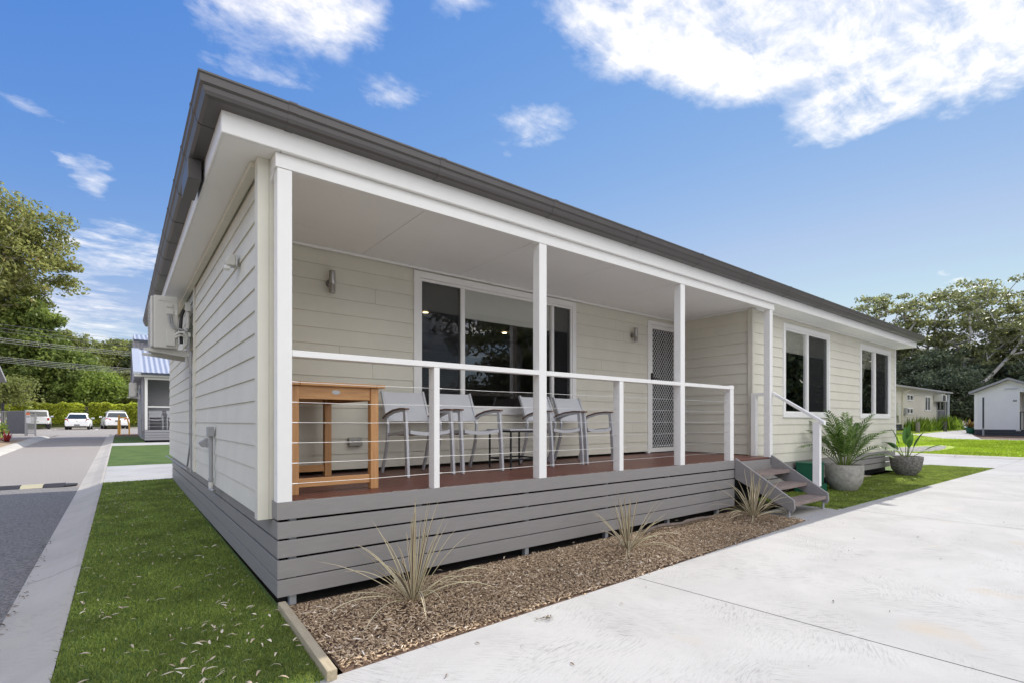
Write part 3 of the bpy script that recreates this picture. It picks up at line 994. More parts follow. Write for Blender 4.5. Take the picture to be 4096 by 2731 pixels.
# verandah beam
b = MB()
b.box((-0.012, -0.003, 2.872), (XP - 0.005, 0.042, SZ - 0.003))
b.box((-0.012, 0.0425, 2.872), (0.033, 0.15, SZ - 0.003))
b.prism([(-0.011, 0.0425, 2.871), (-0.011, 0.16, 2.871), (-0.011, 0.16, 2.80)], (0.042, 0, 0))
b.build('verandah_beam', white, house, 0.003)
# posts
POSTS = [0.0, 2.268, 4.535, 6.828]
for i, x in enumerate(POSTS):
    b = MB()
    b.box((x, 0.002, DZ - 0.004), (x + 0.092, 0.094, 2.871))
    b.build('post', white, house, 0.003)
# deck boards
b = MB()
y = 0.022
while y < YB - 0.02:
    b.box((0.06 if y > 0.2 else 0.02, y, DZ - 0.022), (XP - 0.006, min(y + 0.0865, YB - 0.025), DZ))
    y += 0.09
deck = b.build('deck', deck_m, house, 0.002)
b = MB()
rr = random.Random(3)
for i in range(110):
    x = 0.15 + 5.55 * rr.random() ** 0.9
    l_ = rr.uniform(0.012, 0.07)
    y = 0.0235 + abs(rr.gauss(0, 0.018))
    b.box((x, y, DZ + 0.0005), (x + l_, y + rr.uniform(0.002, 0.006), DZ + 0.0015))
b.build('worn_paint', flake, house)['kind'] = 'stuff'
b = MB()
b.box((0.03, 0.03, 0.60), (XP, YB, 0.652))
b.build('deck_frame', dark, house)
# slatted base
BOARDS = [(0.552, 0.442), (0.428, 0.316), (0.300, 0.180), (0.172, 0.060)]
def front_boards(x0, x1, Y, rows, first=None):
    for r_ in rows:
        bd = MB()
        bd.box((x0, Y, r_[1]), (x1, Y + 0.021, r_[0]))
        bd.build('skirting_board', grey_board, house, 0.0025)
front_boards(0.0, 5.80, 0.0, BOARDS)
bd = MB(); bd.box((-0.004, -0.004, 0.568), (5.80, 0.0205, 0.684)); bd.box((-0.004, 0.021, 0.568), (0.017, 0.138, 0.684)); bd.box((6.86, -0.004, 0.568), (XP, 0.0205, 0.684)); bd.build('deck_edge_board', grey_board, house, 0.003)
bd = MB(); bd.box((5.82, 0.0, 0.45), (6.85, 0.02, 0.655)); bd.build('riser_board', grey_board, house, 0.003)
for r_ in BOARDS:
    bd = MB()
    bd.box((0.0, 0.0215, r_[1]), (0.021, YR, r_[0]))
    bd.build('skirting_board', grey_board, house, 0.0025)
front_boards(6.88, XE - 0.01, YF - 0.02, [(0.515, 0.40), (0.385, 0.275), (0.26, 0.15)])
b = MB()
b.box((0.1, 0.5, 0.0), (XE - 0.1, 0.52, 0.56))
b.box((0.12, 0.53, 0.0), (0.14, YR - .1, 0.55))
b.build('underfloor_shade_sheet', dark, house)  # near-black sheets painting the shade seen through the skirting gaps
for x in (0.085, 1.03, 2.13, 3.23, 4.33, 5.43):
    b = MB(); b.box((x, 0.045, -0.05), (x + 0.045, 0.09, 0.56)); b.build('stump', galv, house, 0.002)
# railing
railing = thing('railing', None, None); railing.parent = house
for xa, xb in ((0.0925, 2.2675), (2.3605, 4.5345), (4.6275, 5.79)):
    rail = MB(); rail.box((xa, 0.0, 1.645), (xb, 0.068, 1.688)); rail.build('handrail', white, railing, 0.004)
SP = [(1.160, 0.05), (3.41, 0.065), (5.695, 0.092)]
for x, ww in SP:
    b = MB()
    b.box((x, 0.003, DZ - 0.003), (x + ww, 0.093, 1.644 if x < 5 else 1.70))
    b.build('rail_post', white, railing, 0.003)
for k in range(6):
    z = DZ + 0.115 + k * 0.137
    b = MB()
    for xa, xb in ((0.0925, 1.1595), (1.2105, 2.2675), (2.3605, 3.4095), (3.4755, 4.5345), (4.6275, 5.6945)):
        b.tube([(xa, 0.047, z), ((xa + xb) / 2, 0.047, z - 0.004), (xb, 0.047, z)], 0.0022, 6)
        b.tube([(xa, 0.047, z), (xa + 0.045, 0.047, z - .0005)], 0.0042, 6)
    b.build('cable', wire_m, railing)
# stairs
stairs = MB()
def stringer(x):
    yb = -0.765
    stairs.prism([(x, -0.006, 0.712), (x, -0.006, 0.43), (x, yb + 0.02, 0.075), (x, yb - 0.005, 0.12), (x, yb, 0.225)], (0.04, 0, 0))
stair_o = thing('porch_stairs', None, None); stair_o.parent = house
for x in (5.80, 6.855):
    stairs = MB(); stringer(x); stairs.build('stair_stringer', grey_board, stair_o, 0.003)
for i, (zt, y) in enumerate(((0.515, -0.02), (0.35, -0.25), (0.185, -0.49))):
    b = MB()
    b.box((5.841, y - 0.255, zt - 0.045), (6.854, y, zt))
    b.build('tread', tread_m, stair_o, 0.004)
for x in (5.815, 6.87):
    b = MB(); b.tube([(x + 0.01, -0.70, -0.02), (x + 0.01, -0.70, 0.13)], 0.014, 10); b.tube([(x + 0.01, -0.70, 0.002), (x + 0.01, -0.70, 0.012)], 0.03, 10); b.build('foot', galv, stair_o)
b = MB(); b.box((6.9, -0.645, 0.30), (6.97, -0.555, 1.20)); b.build('newel_post', white, stair_o, 0.003)
b = MB(); b.prism([(6.89, -0.003, 1.655), (6.89, -0.003, 1.610), (6.89, -0.705, 1.165), (6.89, -0.705, 1.212)], (0.075, 0, 0)); b.build('stair_rail', white, stair_o, 0.004)
b = MB(); b.box((6.83, 0.215, DZ + .001), (6.905, 0.29, 1.60)); b.box((6.832, 0.0945, 1.60), (6.9, 0.292, 1.643)); b.build('wall_post', white, house, 0.003)

# ------------------------------------------------------------------ windows
def sliding_window(x0, x1, z0, z1, Y, mulls, blinds, flys, tw=0.075, group=None, trim=white, blind_y=0.035):
    """trim outside, frame, panes, blinds and screens; mulls are mullion x ranges, blinds (x0,x1,z_bottom)"""
    f = MB()
    def ringbox(ax0, ax1, az0, az1, t, ya, yb, tb=None):
        tb = tb or t
        f.box((ax0, ya, az0), (ax0 + t, yb, az1)); f.box((ax1 - t, ya, az0), (ax1, yb, az1))
        f.box((ax0 + t, ya, az1 - t), (ax1 - t, yb, az1)); f.box((ax0 + t, ya, az0), (ax1 - t, yb, az0 + tb))
    ringbox(x0, x1, z0, z1, tw, Y - 0.034, Y + 0.04)
    ringbox(x0 + tw + .001, x1 - tw - .001, z0 + tw + .001, z1 - tw - .001, 0.03, Y - 0.022, Y + 0.05)
    for (a, e) in mulls:
        f.box((a, Y - 0.018, z0 + tw + 0.0315), (e, Y + 0.045, z1 - tw - 0.0315))
        f.box((a + 0.012, Y - 0.024, z0 + tw + 0.033), (a + 0.02, Y - 0.0182, z1 - tw - 0.033))
    win = f.build('window', trim, house, 0.003)
    g = MB()
    g.add([(x0 + tw + .02, Y + 0.012, z0 + tw + .02), (x1 - tw - .02, Y + 0.012, z0 + tw + .02), (x1 - tw - .02, Y + 0.012, z1 - tw - .02), (x0 + tw + .02, Y + 0.012, z1 - tw - .02)], [(0, 1, 2, 3)])
    g.build('pane', glass, win)
    for (a, e, zb) in blinds:
        bl = MB()
        bl.box((a, Y + blind_y, zb), (e, Y + blind_y + 0.004, z1 - 0.03))
        bl.box((a, Y + blind_y - 0.008, zb - 0.022), (e, Y + blind_y + 0.012, zb))
        bl.build('blind', blind_m, win)
    for (a, e) in flys:
        s_ = MB()
        s_.box((a, Y - 0.006, z0 + tw + .03), (e, Y - 0.004, z1 - tw - .03))
        s_.build('flyscreen', fly, win)
    return win
lw = sliding_window(BW['x0'], BW['x1'], BW['z0'], BW['z1'], YB, [(sb(2.476), sb(2.539)), (sb(3.985), sb(4.03))],
    [(BW['x0'] + .06, sb(2.5), sbz(2.53)), (sb(2.51), sb(3.99), sbz(2.51)), (sb(4.0), BW['x1'] - .06, sbz(2.52))],
    [(BW['x0'] + .1, sb(2.48)), (sb(4.03), BW['x1'] - .1)])
sliding_window(W1['x0'], W1['x1'], W1['z0'], W1['z1'], YF, [(sf(8.79), sf(8.87))], [(W1['x0'] + .06, W1['x1'] - .06, sfz(2.40))], [(sf(8.87), W1['x1'] - .1)])
sliding_window(W2['x0'], W2['x1'], W2['z0'], W2['z1'], YF, [(sf(12.30), sf(12.39))], [(W2['x0'] + .06, W2['x1'] - .06, sfz(2.37))], [(sf(12.39), W2['x1'] - .1)])
# interior: downlights and pale furniture shapes in the living room
for (x, y) in ((2.6, YB + 0.35), (3.0, YB + 1.9), (4.3, YB + 1.3), (5.1, YB + 2.6)):
    b = MB(); b.lathe([(0.0001, 0), (0.045, 0.0)], (x, y, SZ - 0.045), 16)
    b.build('downlight', downlight_m, house)
b = MB(); b.box((3.4, YB + 2.9, 0.67), (4.3, YB + 3.3, 2.5)); b.box((2.2, YB + 1.2, 0.67), (4.6, YB + 1.9, 1.42)); b.build('interior_fitting', mat('interior_furniture', (0.22, 0.215, 0.21), 0.6), house, 0.02)
# security door
dr = MB()
t = 0.06
dr.box((DR['x0'], YB - 0.034, DZ), (DR['x0'] + t, YB + 0.04, DR['z1'])); dr.box((DR['x1'] - 0.03, YB - 0.034, DZ), (DR['x1'], YB + 0.04, DR['z1']))
dr.box((DR['x0'] + t, YB - 0.034, DR['z1'] - t), (DR['x1'] - 0.03, YB + 0.04, DR['z1']))
door = dr.build('door_frame', white, house, 0.003)
l = MB()
dx0, dx1, dz0, dz1 = DR['x0'] + t + 0.004, DR['x1'] - 0.034, DZ + 0.015, DR['z1'] - t - 0.004
l.box((dx0, YB - 0.028, dz0), (dx0 + 0.06, YB + 0.0, dz1)); l.box((dx1 - 0.06, YB - 0.028, dz0), (dx1, YB, dz1))
l.box((dx0 + .06, YB - 0.028, dz1 - 0.06), (dx1 - .06, YB, dz1)); l.box((dx0 + .06, YB - 0.028, dz0), (dx1 - .06, YB, dz0 + 0.07))
leaf = l.build('security_door', white, house, 0.003)
g = MB()
gx0, gx1, gz0, gz1 = dx0 + .06, dx1 - .06, dz0 + .07, dz1 - .06
px, pz = 0.066, 0.082      # diamond grille pitch
def dline(sgn):
    k = -80
    while k < 80:
        # line: x = gx0 + k*px + sgn*(z-gz0)*px/pz
        pts = []
        za, zb_ = gz0, gz1
        xa = gx0 + k * px
        xb_ = xa + sgn * (zb_ - za) * px / pz
        lo, hi = 0.0, 1.0
        d = xb_ - xa
        for lim, s_ in ((gx0, 1), (gx1, -1)):
            f0 = (xa - lim) * s_; f1 = (xb_ - lim) * s_
            if f0 < 0 and f1 < 0: lo, hi = 1, 0; break
            if f0 < 0: lo = max(lo, f0 / (f0 - f1))
            if f1 < 0: hi = min(hi, f0 / (f0 - f1))
        if hi - lo > 0.003:
            p = (xa + d * lo, YB - 0.016 - 0.003 * sgn, za + (zb_ - za) * lo); q = (xa + d * hi, YB - 0.016 - 0.003 * sgn, za + (zb_ - za) * hi)
            g.tube([p, q], 0.0034, 4, caps=False)
        k += 1
dline(1); dline(-1)
g.build('diamond_grille', white, leaf)
g = MB(); g.box((gx0 - .01, YB - 0.008, gz0 - .01), (gx1 + .01, YB - 0.005, gz1 + .01)); g.build('flyscreen', mat('dark_mesh', (0.03, 0.03, 0.035), 0.7), leaf)
g = MB(); g.box((dx0 + 0.012, YB - 0.055, 1.86), (dx0 + 0.045, YB - 0.0285, 2.02)); g.tube([(dx0 + .03, YB - .06, 1.93), (dx0 + .03, YB - .085, 1.93), (dx0 + .13, YB - .085, 1.93)], 0.008, 8); g.build('door_handle', black_m, leaf, 0.003)

# ------------------------------------------------------------------ things fixed to the cabin
def wall_lamp(x, y, zt, label, sc_=1.0, h=0.225):
    t = thing('wall_lamp', label, 'wall lamp', (x, y, zt - h))
    b = MB(); b.lathe([(0.001, 0.0), (0.031, 0.0), (0.031, 0.085), (0.0295, 0.087), (0.0295, 0.09), (0.031, 0.092), (0.031, h), (0.029, h), (0.029, h - 0.02), (0.001, h - 0.02)], (0, -0.075, 0), 24)
    b.build('lamp_body', steel, t, smooth=True)
    b = MB(); b.tube([(0, 0, 0.11), (0, -0.05, 0.11)], 0.022, 14); b.lathe([(0.001, 0), (0.04, 0), (0.04, 0.012), (0.001, 0.012)], (0, 0, 0), 20)
    n = len(b.v) - 80
    for i in range(n, len(b.v)):
        x_, y_, z_ = b.v[i]; b.v[i] = (x_, -z_ - 0.0, y_ + 0.11)
    b.build('wall_plate', steel, t, smooth=True)
    return t
wall_lamp(sb(0.891) + .0, YB - 0.015, sbz(2.74), 'cylindrical steel wall lamp between the front corner post and the large porch window')
wall_lamp(sb(5.756), YB - 0.015, sbz(2.714), 'cylindrical steel wall lamp beside the white diamond-mesh security door')

gpo = thing('power_outlet', 'beige double power outlet low on the porch wall behind the wooden table', 'power outlet', (sb(1.147), YB - 0.018, 1.0))
b = MB(); b.prism([(-0.07, 0, -0.045), (-0.07, -0.055, -0.045), (-0.07, -0.062, -0.005), (-0.07, -0.035, 0.045), (-0.07, 0, 0.045)], (0.14, 0, 0)); b.build('outlet_box', box_grey, gpo, 0.006)
for sx in (-0.032, 0.032):
    b = MB(); b.obox((sx, -0.052, 0.02), (0.026, 0.008, 0.034), (R(-28), 0, 0)); b.build('switch', plastic_g, gpo, 0.003)

sens = thing('security_sensor', 'small white motion sensor high on the left side wall', 'sensor', (XW - 0.012, 1.06, 2.50))
b = MB(); b.box((-0.012, -0.055, -0.045), (0, 0.055, 0.05)); b.prism([(-0.0125, -0.05, -0.04), (-0.07, -0.05, -0.045), (-0.085, -0.05, -0.015), (-0.05, -0.05, 0.045), (-0.0125, -0.05, 0.045)], (0, 0.1, 0)); b.build('sensor_body', plastic_c, sens, 0.006)
b = MB(); b.box((-0.088, -0.035, -0.075), (-0.045, 0.03, -0.046)); b.build('sensor_lens', lens_m, sens, 0.006)

# air conditioner: outdoor unit on a wall bracket
def aircon(label, loc, rz=0.0, pm=plastic_c, full=True):
    t = thing('air_conditioner', label, 'air conditioner', loc, rz)
    # local: wall plane x=0, unit hangs towards -x; near face at y=0, length along +y
    b = MB(); b.box((-0.40, 0.0, 0.03), (-0.135, 0.82, 0.70)); b.box((-0.43, 0.03, 0.04), (-0.4005, 0.79, 0.69)); b.build('casing', pm, t, 0.018, seg=3)
    b = MB()
    for k in range(14):
        b.tube([(-0.437, 0.08, 0.09 + k * 0.042), (-0.437, 0.62, 0.09 + k * 0.042)], 0.004, 5)
    b.build('fan_grille', pm, t)
    if full:
        for q1, q2 in (((-0.27, -0.03, 0.06), (-0.17, 0.001, 0.25)), ((-0.265, -0.02, 0.46), (-0.185, 0.001, 0.53)), ((-0.265, -0.015, 0.555), (-0.19, 0.001, 0.60)), ((-0.35, -0.006, 0.63), (-0.16, 0.001, 0.675))):
            b = MB(); b.box(q1, q2); b.build('service_cover', pm, t, 0.008)
        b = MB(); b.box((-0.175, -0.003, 0.47), (-0.145, 0.0005, 0.50)); b.box((-0.178, -0.003, 0.51), (-0.142, 0.0005, 0.525)); b.build('rating_label', sign_w, t)
        b = MB()
        b.tube([(-0.235, -0.015, 0.47), (-0.235, -0.035, 0.40), (-0.225, -0.04, 0.34), (-0.19, -0.05, 0.29), (-0.10, -0.05, 0.27), (-0.045, -0.03, 0.25), (-0.02, -0.02, 0.17), (-0.02, -0.02, -0.02)], 0.011, 8)
        b.tube([(-0.215, -0.015, 0.47), (-0.215, -0.03, 0.41), (-0.20, -0.04, 0.33), (-0.15, -0.055, 0.285), (-0.08, -0.04, 0.275), (-0.035, -0.02, 0.24), (-0.03, -0.02, 0.1)], 0.011, 8)
        b.build('cable', plastic_g, t, smooth=True)
        b = MB()
        b.tube([(-0.17, -0.02, 0.20), (-0.13, -0.06, 0.235), (-0.08, -0.06, 0.24), (-0.04, -0.02, 0.19), (-0.04, 0.0, 0.12), (-0.07, 0.02, 0.06)], 0.018, 10)
        b.tube([(-0.17, -0.02, 0.17), (-0.12, -0.05, 0.20), (-0.07, -0.03, 0.20), (-0.05, 0.0, 0.12), (-0.06, 0.05, 0.05)], 0.016, 10)
        b.tube([(-0.03, 0.02, 0.55), (-0.03, 0.0, 0.40), (-0.035, 0.0, 0.30)], 0.02, 10)
        b.tube([(-0.07, 0.05, 0.55), (-0.10, 0.02, 0.46), (-0.11, 0.0, 0.30), (-0.10, 0.01, 0.10)], 0.02, 10, mi=1)
        b.build('pipe_lagging', [plastic_w, black_m], t, smooth=True)
        for q1, q2 in (((-0.06, -0.03, 0.53), (-0.002, 0.05, 0.64)), ((-0.055, -0.035, 0.19), (-0.002, 0.03, 0.25))):
            b = MB(); b.box(q1, q2); b.build('pipe_cover', pm, t, 0.004)
    else:
        b = MB(); b.tube([(-0.235, -0.02, 0.47), (-0.22, -0.04, 0.33), (-0.12, -0.05, 0.27), (-0.03, -0.02, 0.15), (-0.02, -0.02, -0.1)], 0.016, 6); b.build('cable', plastic_w, t)
        b = MB(); b.box((-0.27, -0.03, 0.06), (-0.17, 0.001, 0.25)); b.box((-0.06, -0.03, 0.43), (-0.002, 0.05, 0.60)); b.build('service_cover', pm, t, 0.008)
    b = MB()
    for y in (0.10, 0.70):
        b.prism([(-0.50, y, 0.0), (-0.50, y, 0.028), (-0.002, y, 0.028), (-0.002, y, -0.06), (-0.03, y, -0.06)], (0, 0.035, 0))
    b.box((-0.03, 0.05, -0.05), (-0.002, 0.095, 0.05)); b.box((-0.40, 0.0, 0.0285), (-0.37, 0.82, 0.0295)); b.build('bracket', pm, t, 0.002)
    return t
aircon('cream split-system air conditioner with exposed pipes, bracketed under the eave of the cream cabin', (XW - 0.02, 4.36, 2.13))
# conduits
cd = thing('conduit', 'pair of thin grey conduits running down the side wall below the air conditioner', 'conduit', (XW - 0.03, 4.2, 0.5))
for yy, zb in ((0.0, 0.05), (0.10, 0.10)):
    b = MB(); b.tube([(0, yy, 1.62), (0, yy, zb + 0.35), (0, yy + 0.0, zb + 0.3), (-0.0, yy + (0.35 if yy else 0.0), zb)], 0.012, 8)
    b.build('pipe', plastic_g, cd, smooth=True)
b = MB()
for z in (0.55, 0.95, 1.35):
    b = MB(); b.box((-0.016, -0.02, z), (0.008, 0.125, z + 0.02)); b.build('saddle_clip', plastic_g, cd, 0.002)
cd = thing('conduit', 'grey conduit with a square cap on the lower side wall near the front corner', 'conduit', (XW - 0.03, 2.36, 0.5))
b = MB(); b.tube([(0, 0, 0.57), (0, 0, 0.12), (0, 0, 0.08), (-0.01, 0.0, 0.03), (0.02, -0.08, 0.015)], 0.019, 12); b.build('pipe', plastic_g, cd, smooth=True)
b = MB(); b.box((-0.035, -0.05, 0.56), (0.02, 0.05, 0.66)); b.build('conduit_cap', plastic_g, cd, 0.006)
b = MB(); b.tube([(0.0, 0, 0.11), (0, 0, 0.14)], 0.024, 12); b.tube([(0.0, 0, 0.02), (0, 0, 0.10)], 0.023, 12, mi=1); b.build('pipe_coupling', [plastic_g, plastic_w], cd, smooth=True)
wp = thing('weatherproof_outlet', 'grey weatherproof outlet low on the side wall beside the capped conduit', 'power outlet', (XW - 0.012, 2.75, 0.985))
b = MB(); b.box((-0.02, -0.06, -0.05), (0, 0.06, 0.05)); b.prism([(-0.0205, -0.055, -0.045), (-0.055, -0.055, -0.045), (-0.085, -0.055, 0.0), (-0.0205, -0.055, 0.048)], (0, 0.11, 0)); b.build('outlet_box', plastic_g, wp, 0.004)
pp = MB(); pp.tube([(XW - 0.045, 4.6, 0.56), (XW - 0.05, 6.3, 0.55), (XW - 0.05, YR, 0.54)], 0.012, 8)
tag(pp.build('water_pipe', plastic_g), 'thin pipe running along the foot of the side wall towards the rear corner', 'pipe')
ant = MB(); ant.tube([(6.2, 2.0, 3.50), (6.25, 1.9, 3.78), (6.05, 1.8, 3.86)], 0.008, 6)
tag(ant.build('roof_wire', car_black), 'short bent wire sticking up above the cabin roof edge', 'wire')
# ------------------------------------------------------------------ furniture on the deck
tb = thing('bar_table', 'tall teak bar table at the left end of the porch', 'table', (0, 0, DZ))
tx0, tx1, ty0, ty1 = 0.150, 0.822, 0.30, 1.50
for (x, y) in ((tx0, ty0), (tx1 - .065, ty0), (tx0, ty1 - .065), (tx1 - .065, ty1 - .065)):
    b = MB(); b.box((x, y, 0), (x + .065, y + .065, 0.795)); b.build('leg', teak, tb, 0.004)
b = MB()
b.box((tx0 - .045, ty0 - .03, 0.797), (tx0 + .065, ty0 + .065, 0.825)); 
n = 7
b.box((tx0 + .066, ty0 - .03, 0.797), (tx1 - .03, ty0 + .065, 0.825)); b.box((tx1 - .029, ty0 - .03, 0.797), (tx1 + .045, ty0 + .065, 0.825))
wdt = (tx1 + .045 - tx0 + .045) / n
for k in range(n):
    b.box((tx0 - .045 + k * wdt, ty0 + .067, 0.797), (tx0 - .045 + (k + 1) * wdt - .004, ty1 + .03, 0.825))
b.build('tabletop', teak_x, tb, 0.004)
def each(name, boxes, m, par, bev=0.003):
    for a_, c_ in boxes:
        b_ = MB(); b_.box(a_, c_); b_.build(name, m, par, bev)
each('apron', [((tx0 + .066, ty0 + .012, 0.70), (tx1 - .066, ty0 + .036, 0.7965)), ((tx0 + .066, ty1 - .036, 0.70), (tx1 - .066, ty1 - .012, 0.7965))], teak_x, tb)
each('apron', [((tx0 + .012, ty0 + .066, 0.70), (tx0 + .036, ty1 - .066, 0.7965)), ((tx1 - .036, ty0 + .066, 0.70), (tx1 - .012, ty1 - .066, 0.7965))], teak, tb)
each('stretcher', [((tx0 + .066, ty0 + .018, 0.05), (tx1 - .066, ty0 + .05, 0.115)), ((tx0 + .066, ty1 - .05, 0.05), (tx1 - .066, ty1 - .018, 0.115))], teak_x, tb)
b = MB()
for k in range(20):
    a = 2 * math.pi * k / 20
    b.v.append((0.486 + 0.032 * math.cos(a), ty0 + 0.0105, 0.755 + 0.017 * math.sin(a)))
b.f.append(tuple(range(19, -1, -1))); b.m.append(0)
b.build('badge', steel, tb)

def make_chair(label, loc):
    t = thing('patio_chair', label, 'chair', loc, 0, 'grey sling chairs on the porch')
    hw = 0.25
    # sling back, slightly curved
    b = MB()
    nx, nzz = 8, 5
    vs = []
    for j in range(nzz + 1):
        z = 0.535 + (0.845 - 0.535) * j / nzz
        yb = 0.455 + 0.15 * j / nzz
        hh = 0.228 + 0.004 * j / nzz
        for i in range(nx + 1):
            u = -1 + 2 * i / nx
            vs.append((u * hh, yb + 0.025 * (1 - u * u), z))
    q = len(vs)
    vs2 = [(x, y + 0.006, z) for x, y, z in vs]
    fs = []
    for j in range(nzz):
        for i in range(nx):
            a = j * (nx + 1) + i
            fs.append((a, a + 1, a + nx + 2, a + nx + 1))
            fs.append((q + a, q + a + nx + 1, q + a + nx + 2, q + a + 1))
    b.add(vs + vs2, fs)
    b.build('backrest', sling, t, smooth=True)
    b = MB()
    vs = []
    for j in range(6):
        y = 0.02 + 0.46 * j / 5
        z = 0.44 - 0.03 * j / 5
        for i in range(9):
            u = -1 + 2 * i / 8
            vs.append((u * 0.222, y, z - 0.022 * (1 - u * u)))
    q = len(vs); vs2 = [(x, y, z - 0.008) for x, y, z in vs]
    fs = []
    for j in range(5):
        for i in range(8):
            a = j * 9 + i
            fs.append((a, a + 1, a + 10, a + 9)); fs.append((q + a, q + a + 9, q + a + 10, q + a + 1))
    b.add(vs + vs2, fs)
    b.build('seat', sling, t, smooth=True)
    def bar(bb, pts, wx, wy):
        # rectangular bar through points
        n = len(pts)
        vs, fs = [], []
        for i, p in enumerate(pts):
            p = Vector(p)
            d = Vector(pts[min(i + 1, n - 1)]) - Vector(pts[max(i - 1, 0)])
            d.normalize()
            a = Vector((1, 0, 0)); c = d.cross(a).normalized()
            for (s_, r_) in ((-1, -1), (1, -1), (1, 1), (-1, 1)):
                vs.append(p + a * s_ * wx / 2 + c * r_ * wy / 2)
        for i in range(n - 1):
            for k in range(4):
                fs.append((i * 4 + k, i * 4 + (k + 1) % 4, (i + 1) * 4 + (k + 1) % 4, (i + 1) * 4 + k))
        fs += [(3, 2, 1, 0), tuple((n - 1) * 4 + k for k in range(4))]
        bb.add(vs, fs)
    for s_ in (-1, 1):
        b = MB(); bar(b, [(s_ * hw, -0.02, 0.0), (s_ * hw, 0.0, 0.30), (s_ * hw, 0.035, 0.645)], 0.028, 0.05); b.build('leg', alu, t, 0.004)
        b = MB(); bar(b, [(s_ * (hw - 0.012), 0.60, 0.0), (s_ * (hw - 0.012), 0.53, 0.15), (s_ * (hw - 0.012), 0.47, 0.33), (s_ * (hw - 0.012), 0.455, 0.50), (s_ * (hw - 0.012), 0.52, 0.66), (s_ * (hw - 0.012), 0.61, 0.855)], 0.024, 0.036); b.build('leg', alu, t, 0.003)
        b = MB(); bar(b, [(s_ * hw, -0.01, 0.652), (s_ * hw, 0.12, 0.658), (s_ * hw, 0.28, 0.645), (s_ * hw, 0.42, 0.612), (s_ * hw, 0.52, 0.565)], 0.045, 0.016); b.build('armrest', arm_wood, t, 0.004)
        b = MB(); bar(b, [(s_ * (hw + .001), 0.02, 0.632), (s_ * (hw + .001), 0.13, 0.638), (s_ * (hw + .001), 0.28, 0.625), (s_ * (hw + .001), 0.42, 0.592), (s_ * (hw + .001), 0.50, 0.555)], 0.024, 0.022); b.build('arm_frame', alu, t, 0.003)
        b = MB(); bar(b, [(s_ * (hw - .022), 0.02, 0.435), (s_ * (hw - .022), 0.46, 0.40)], 0.022, 0.035); b.build('seat_rail', alu, t, 0.003)
    b = MB()
    vs, fs = [], []
    for i in range(9):
        u = -1 + 2 * i / 8
        z = 0.432 - 0.02 * (1 - u * u)
        for (dy, dz_) in ((-0.012, -0.017), (0.012, -0.017), (0.012, 0.017), (-0.012, 0.017)):
            vs.append((u * (hw - 0.034), 0.005 + dy, z + dz_))
    for i in range(8):
        for k in range(4):
            fs.append((i * 4 + k, (i + 1) * 4 + k, (i + 1) * 4 + (k + 1) % 4, i * 4 + (k + 1) % 4))
    b.add(vs, fs); b.build('seat_front', alu, t)
    return t
chair = make_chair('grey sling armchair nearest the wooden bar table', (1.585, 0.845, DZ))
C2 = dup(chair, (2.185, 0.825, DZ), 0.0, 'grey sling armchair second from the bar table, left of the small black side table')
C3 = dup(chair, (3.43, 0.835, DZ), 0.0, 'grey sling armchair partly behind the middle porch post, right of the black side table')
C4 = dup(chair, (4.02, 0.845, DZ), 0.0, 'grey sling armchair nearest the security door, end of the row')
st = thing('side_table', 'small black-framed side table standing between the two pairs of grey chairs', 'side table', (2.81, 1.05, DZ))
b = MB()
for (x, y) in ((-.22, -.2), (.22, -.2), (-.22, .2), (.22, .2)):
    b.box((x - .009, y - .009, 0), (x + .009, y + .009, 0.43))
b.box((-.21, -.209, 0.10), (.21, -.191, 0.118)); b.box((-.21, .191, 0.10), (.21, .209, 0.118)); b.box((-.229, -.19, 0.10), (-.211, .19, 0.118)); b.box((.211, -.19, 0.10), (.229, .19, 0.118))
b.box((-.21, -.209, 0.412), (.21, -.191, 0.43)); b.box((-.21, .191, 0.412), (.21, .209, 0.43)); b.box((-.229, -.19, 0.412), (-.211, .19, 0.43)); b.box((.211, -.19, 0.412), (.229, .19, 0.43))
b.build('frame', black_m, st, 0.002)
b = MB(); b.box((-.245, -.225, 0.431), (.245, .225, 0.446)); b.build('tabletop', alu, st, 0.003)

# ------------------------------------------------------------------ pots and plants by the stairs
def pot(label, loc, h, r_top, r_belly, r_base, m):
    t = thing('plant_pot', label, 'plant pot', loc)
    b = MB()
    prof_ = [(0.001, 0.0), (r_base, 0.0), (r_base * 1.12, h * 0.05), (r_belly * 0.93, h * 0.32), (r_belly, h * 0.6), (r_top * 0.995, h * 0.85), (r_top, h * 0.96), (r_top * 0.985, h), (r_top * 0.93, h), (r_top * 0.9, h * 0.93), (r_top * 0.88, h * 0.88)]
    b.lathe(prof_, n=48)
    b.build('pot_body', m, t, smooth=True)
    b = MB(); b.lathe([(0.001, h * 0.9), (r_top * 0.89, h * 0.89)], n=32); b.build('soil', soil, t)
    return t
pot('large pale rough stone pot holding a palm, beside the stairs', (9.26, -0.16, 0), 0.455, 0.295, 0.29, 0.175, pot_m)
pot('squat dark textured stone bowl on the turf near the far corner of the cabin', (13.12, -0.10, 0), 0.43, 0.31, 0.29, 0.16, pot_d)
rp = random.Random(11)
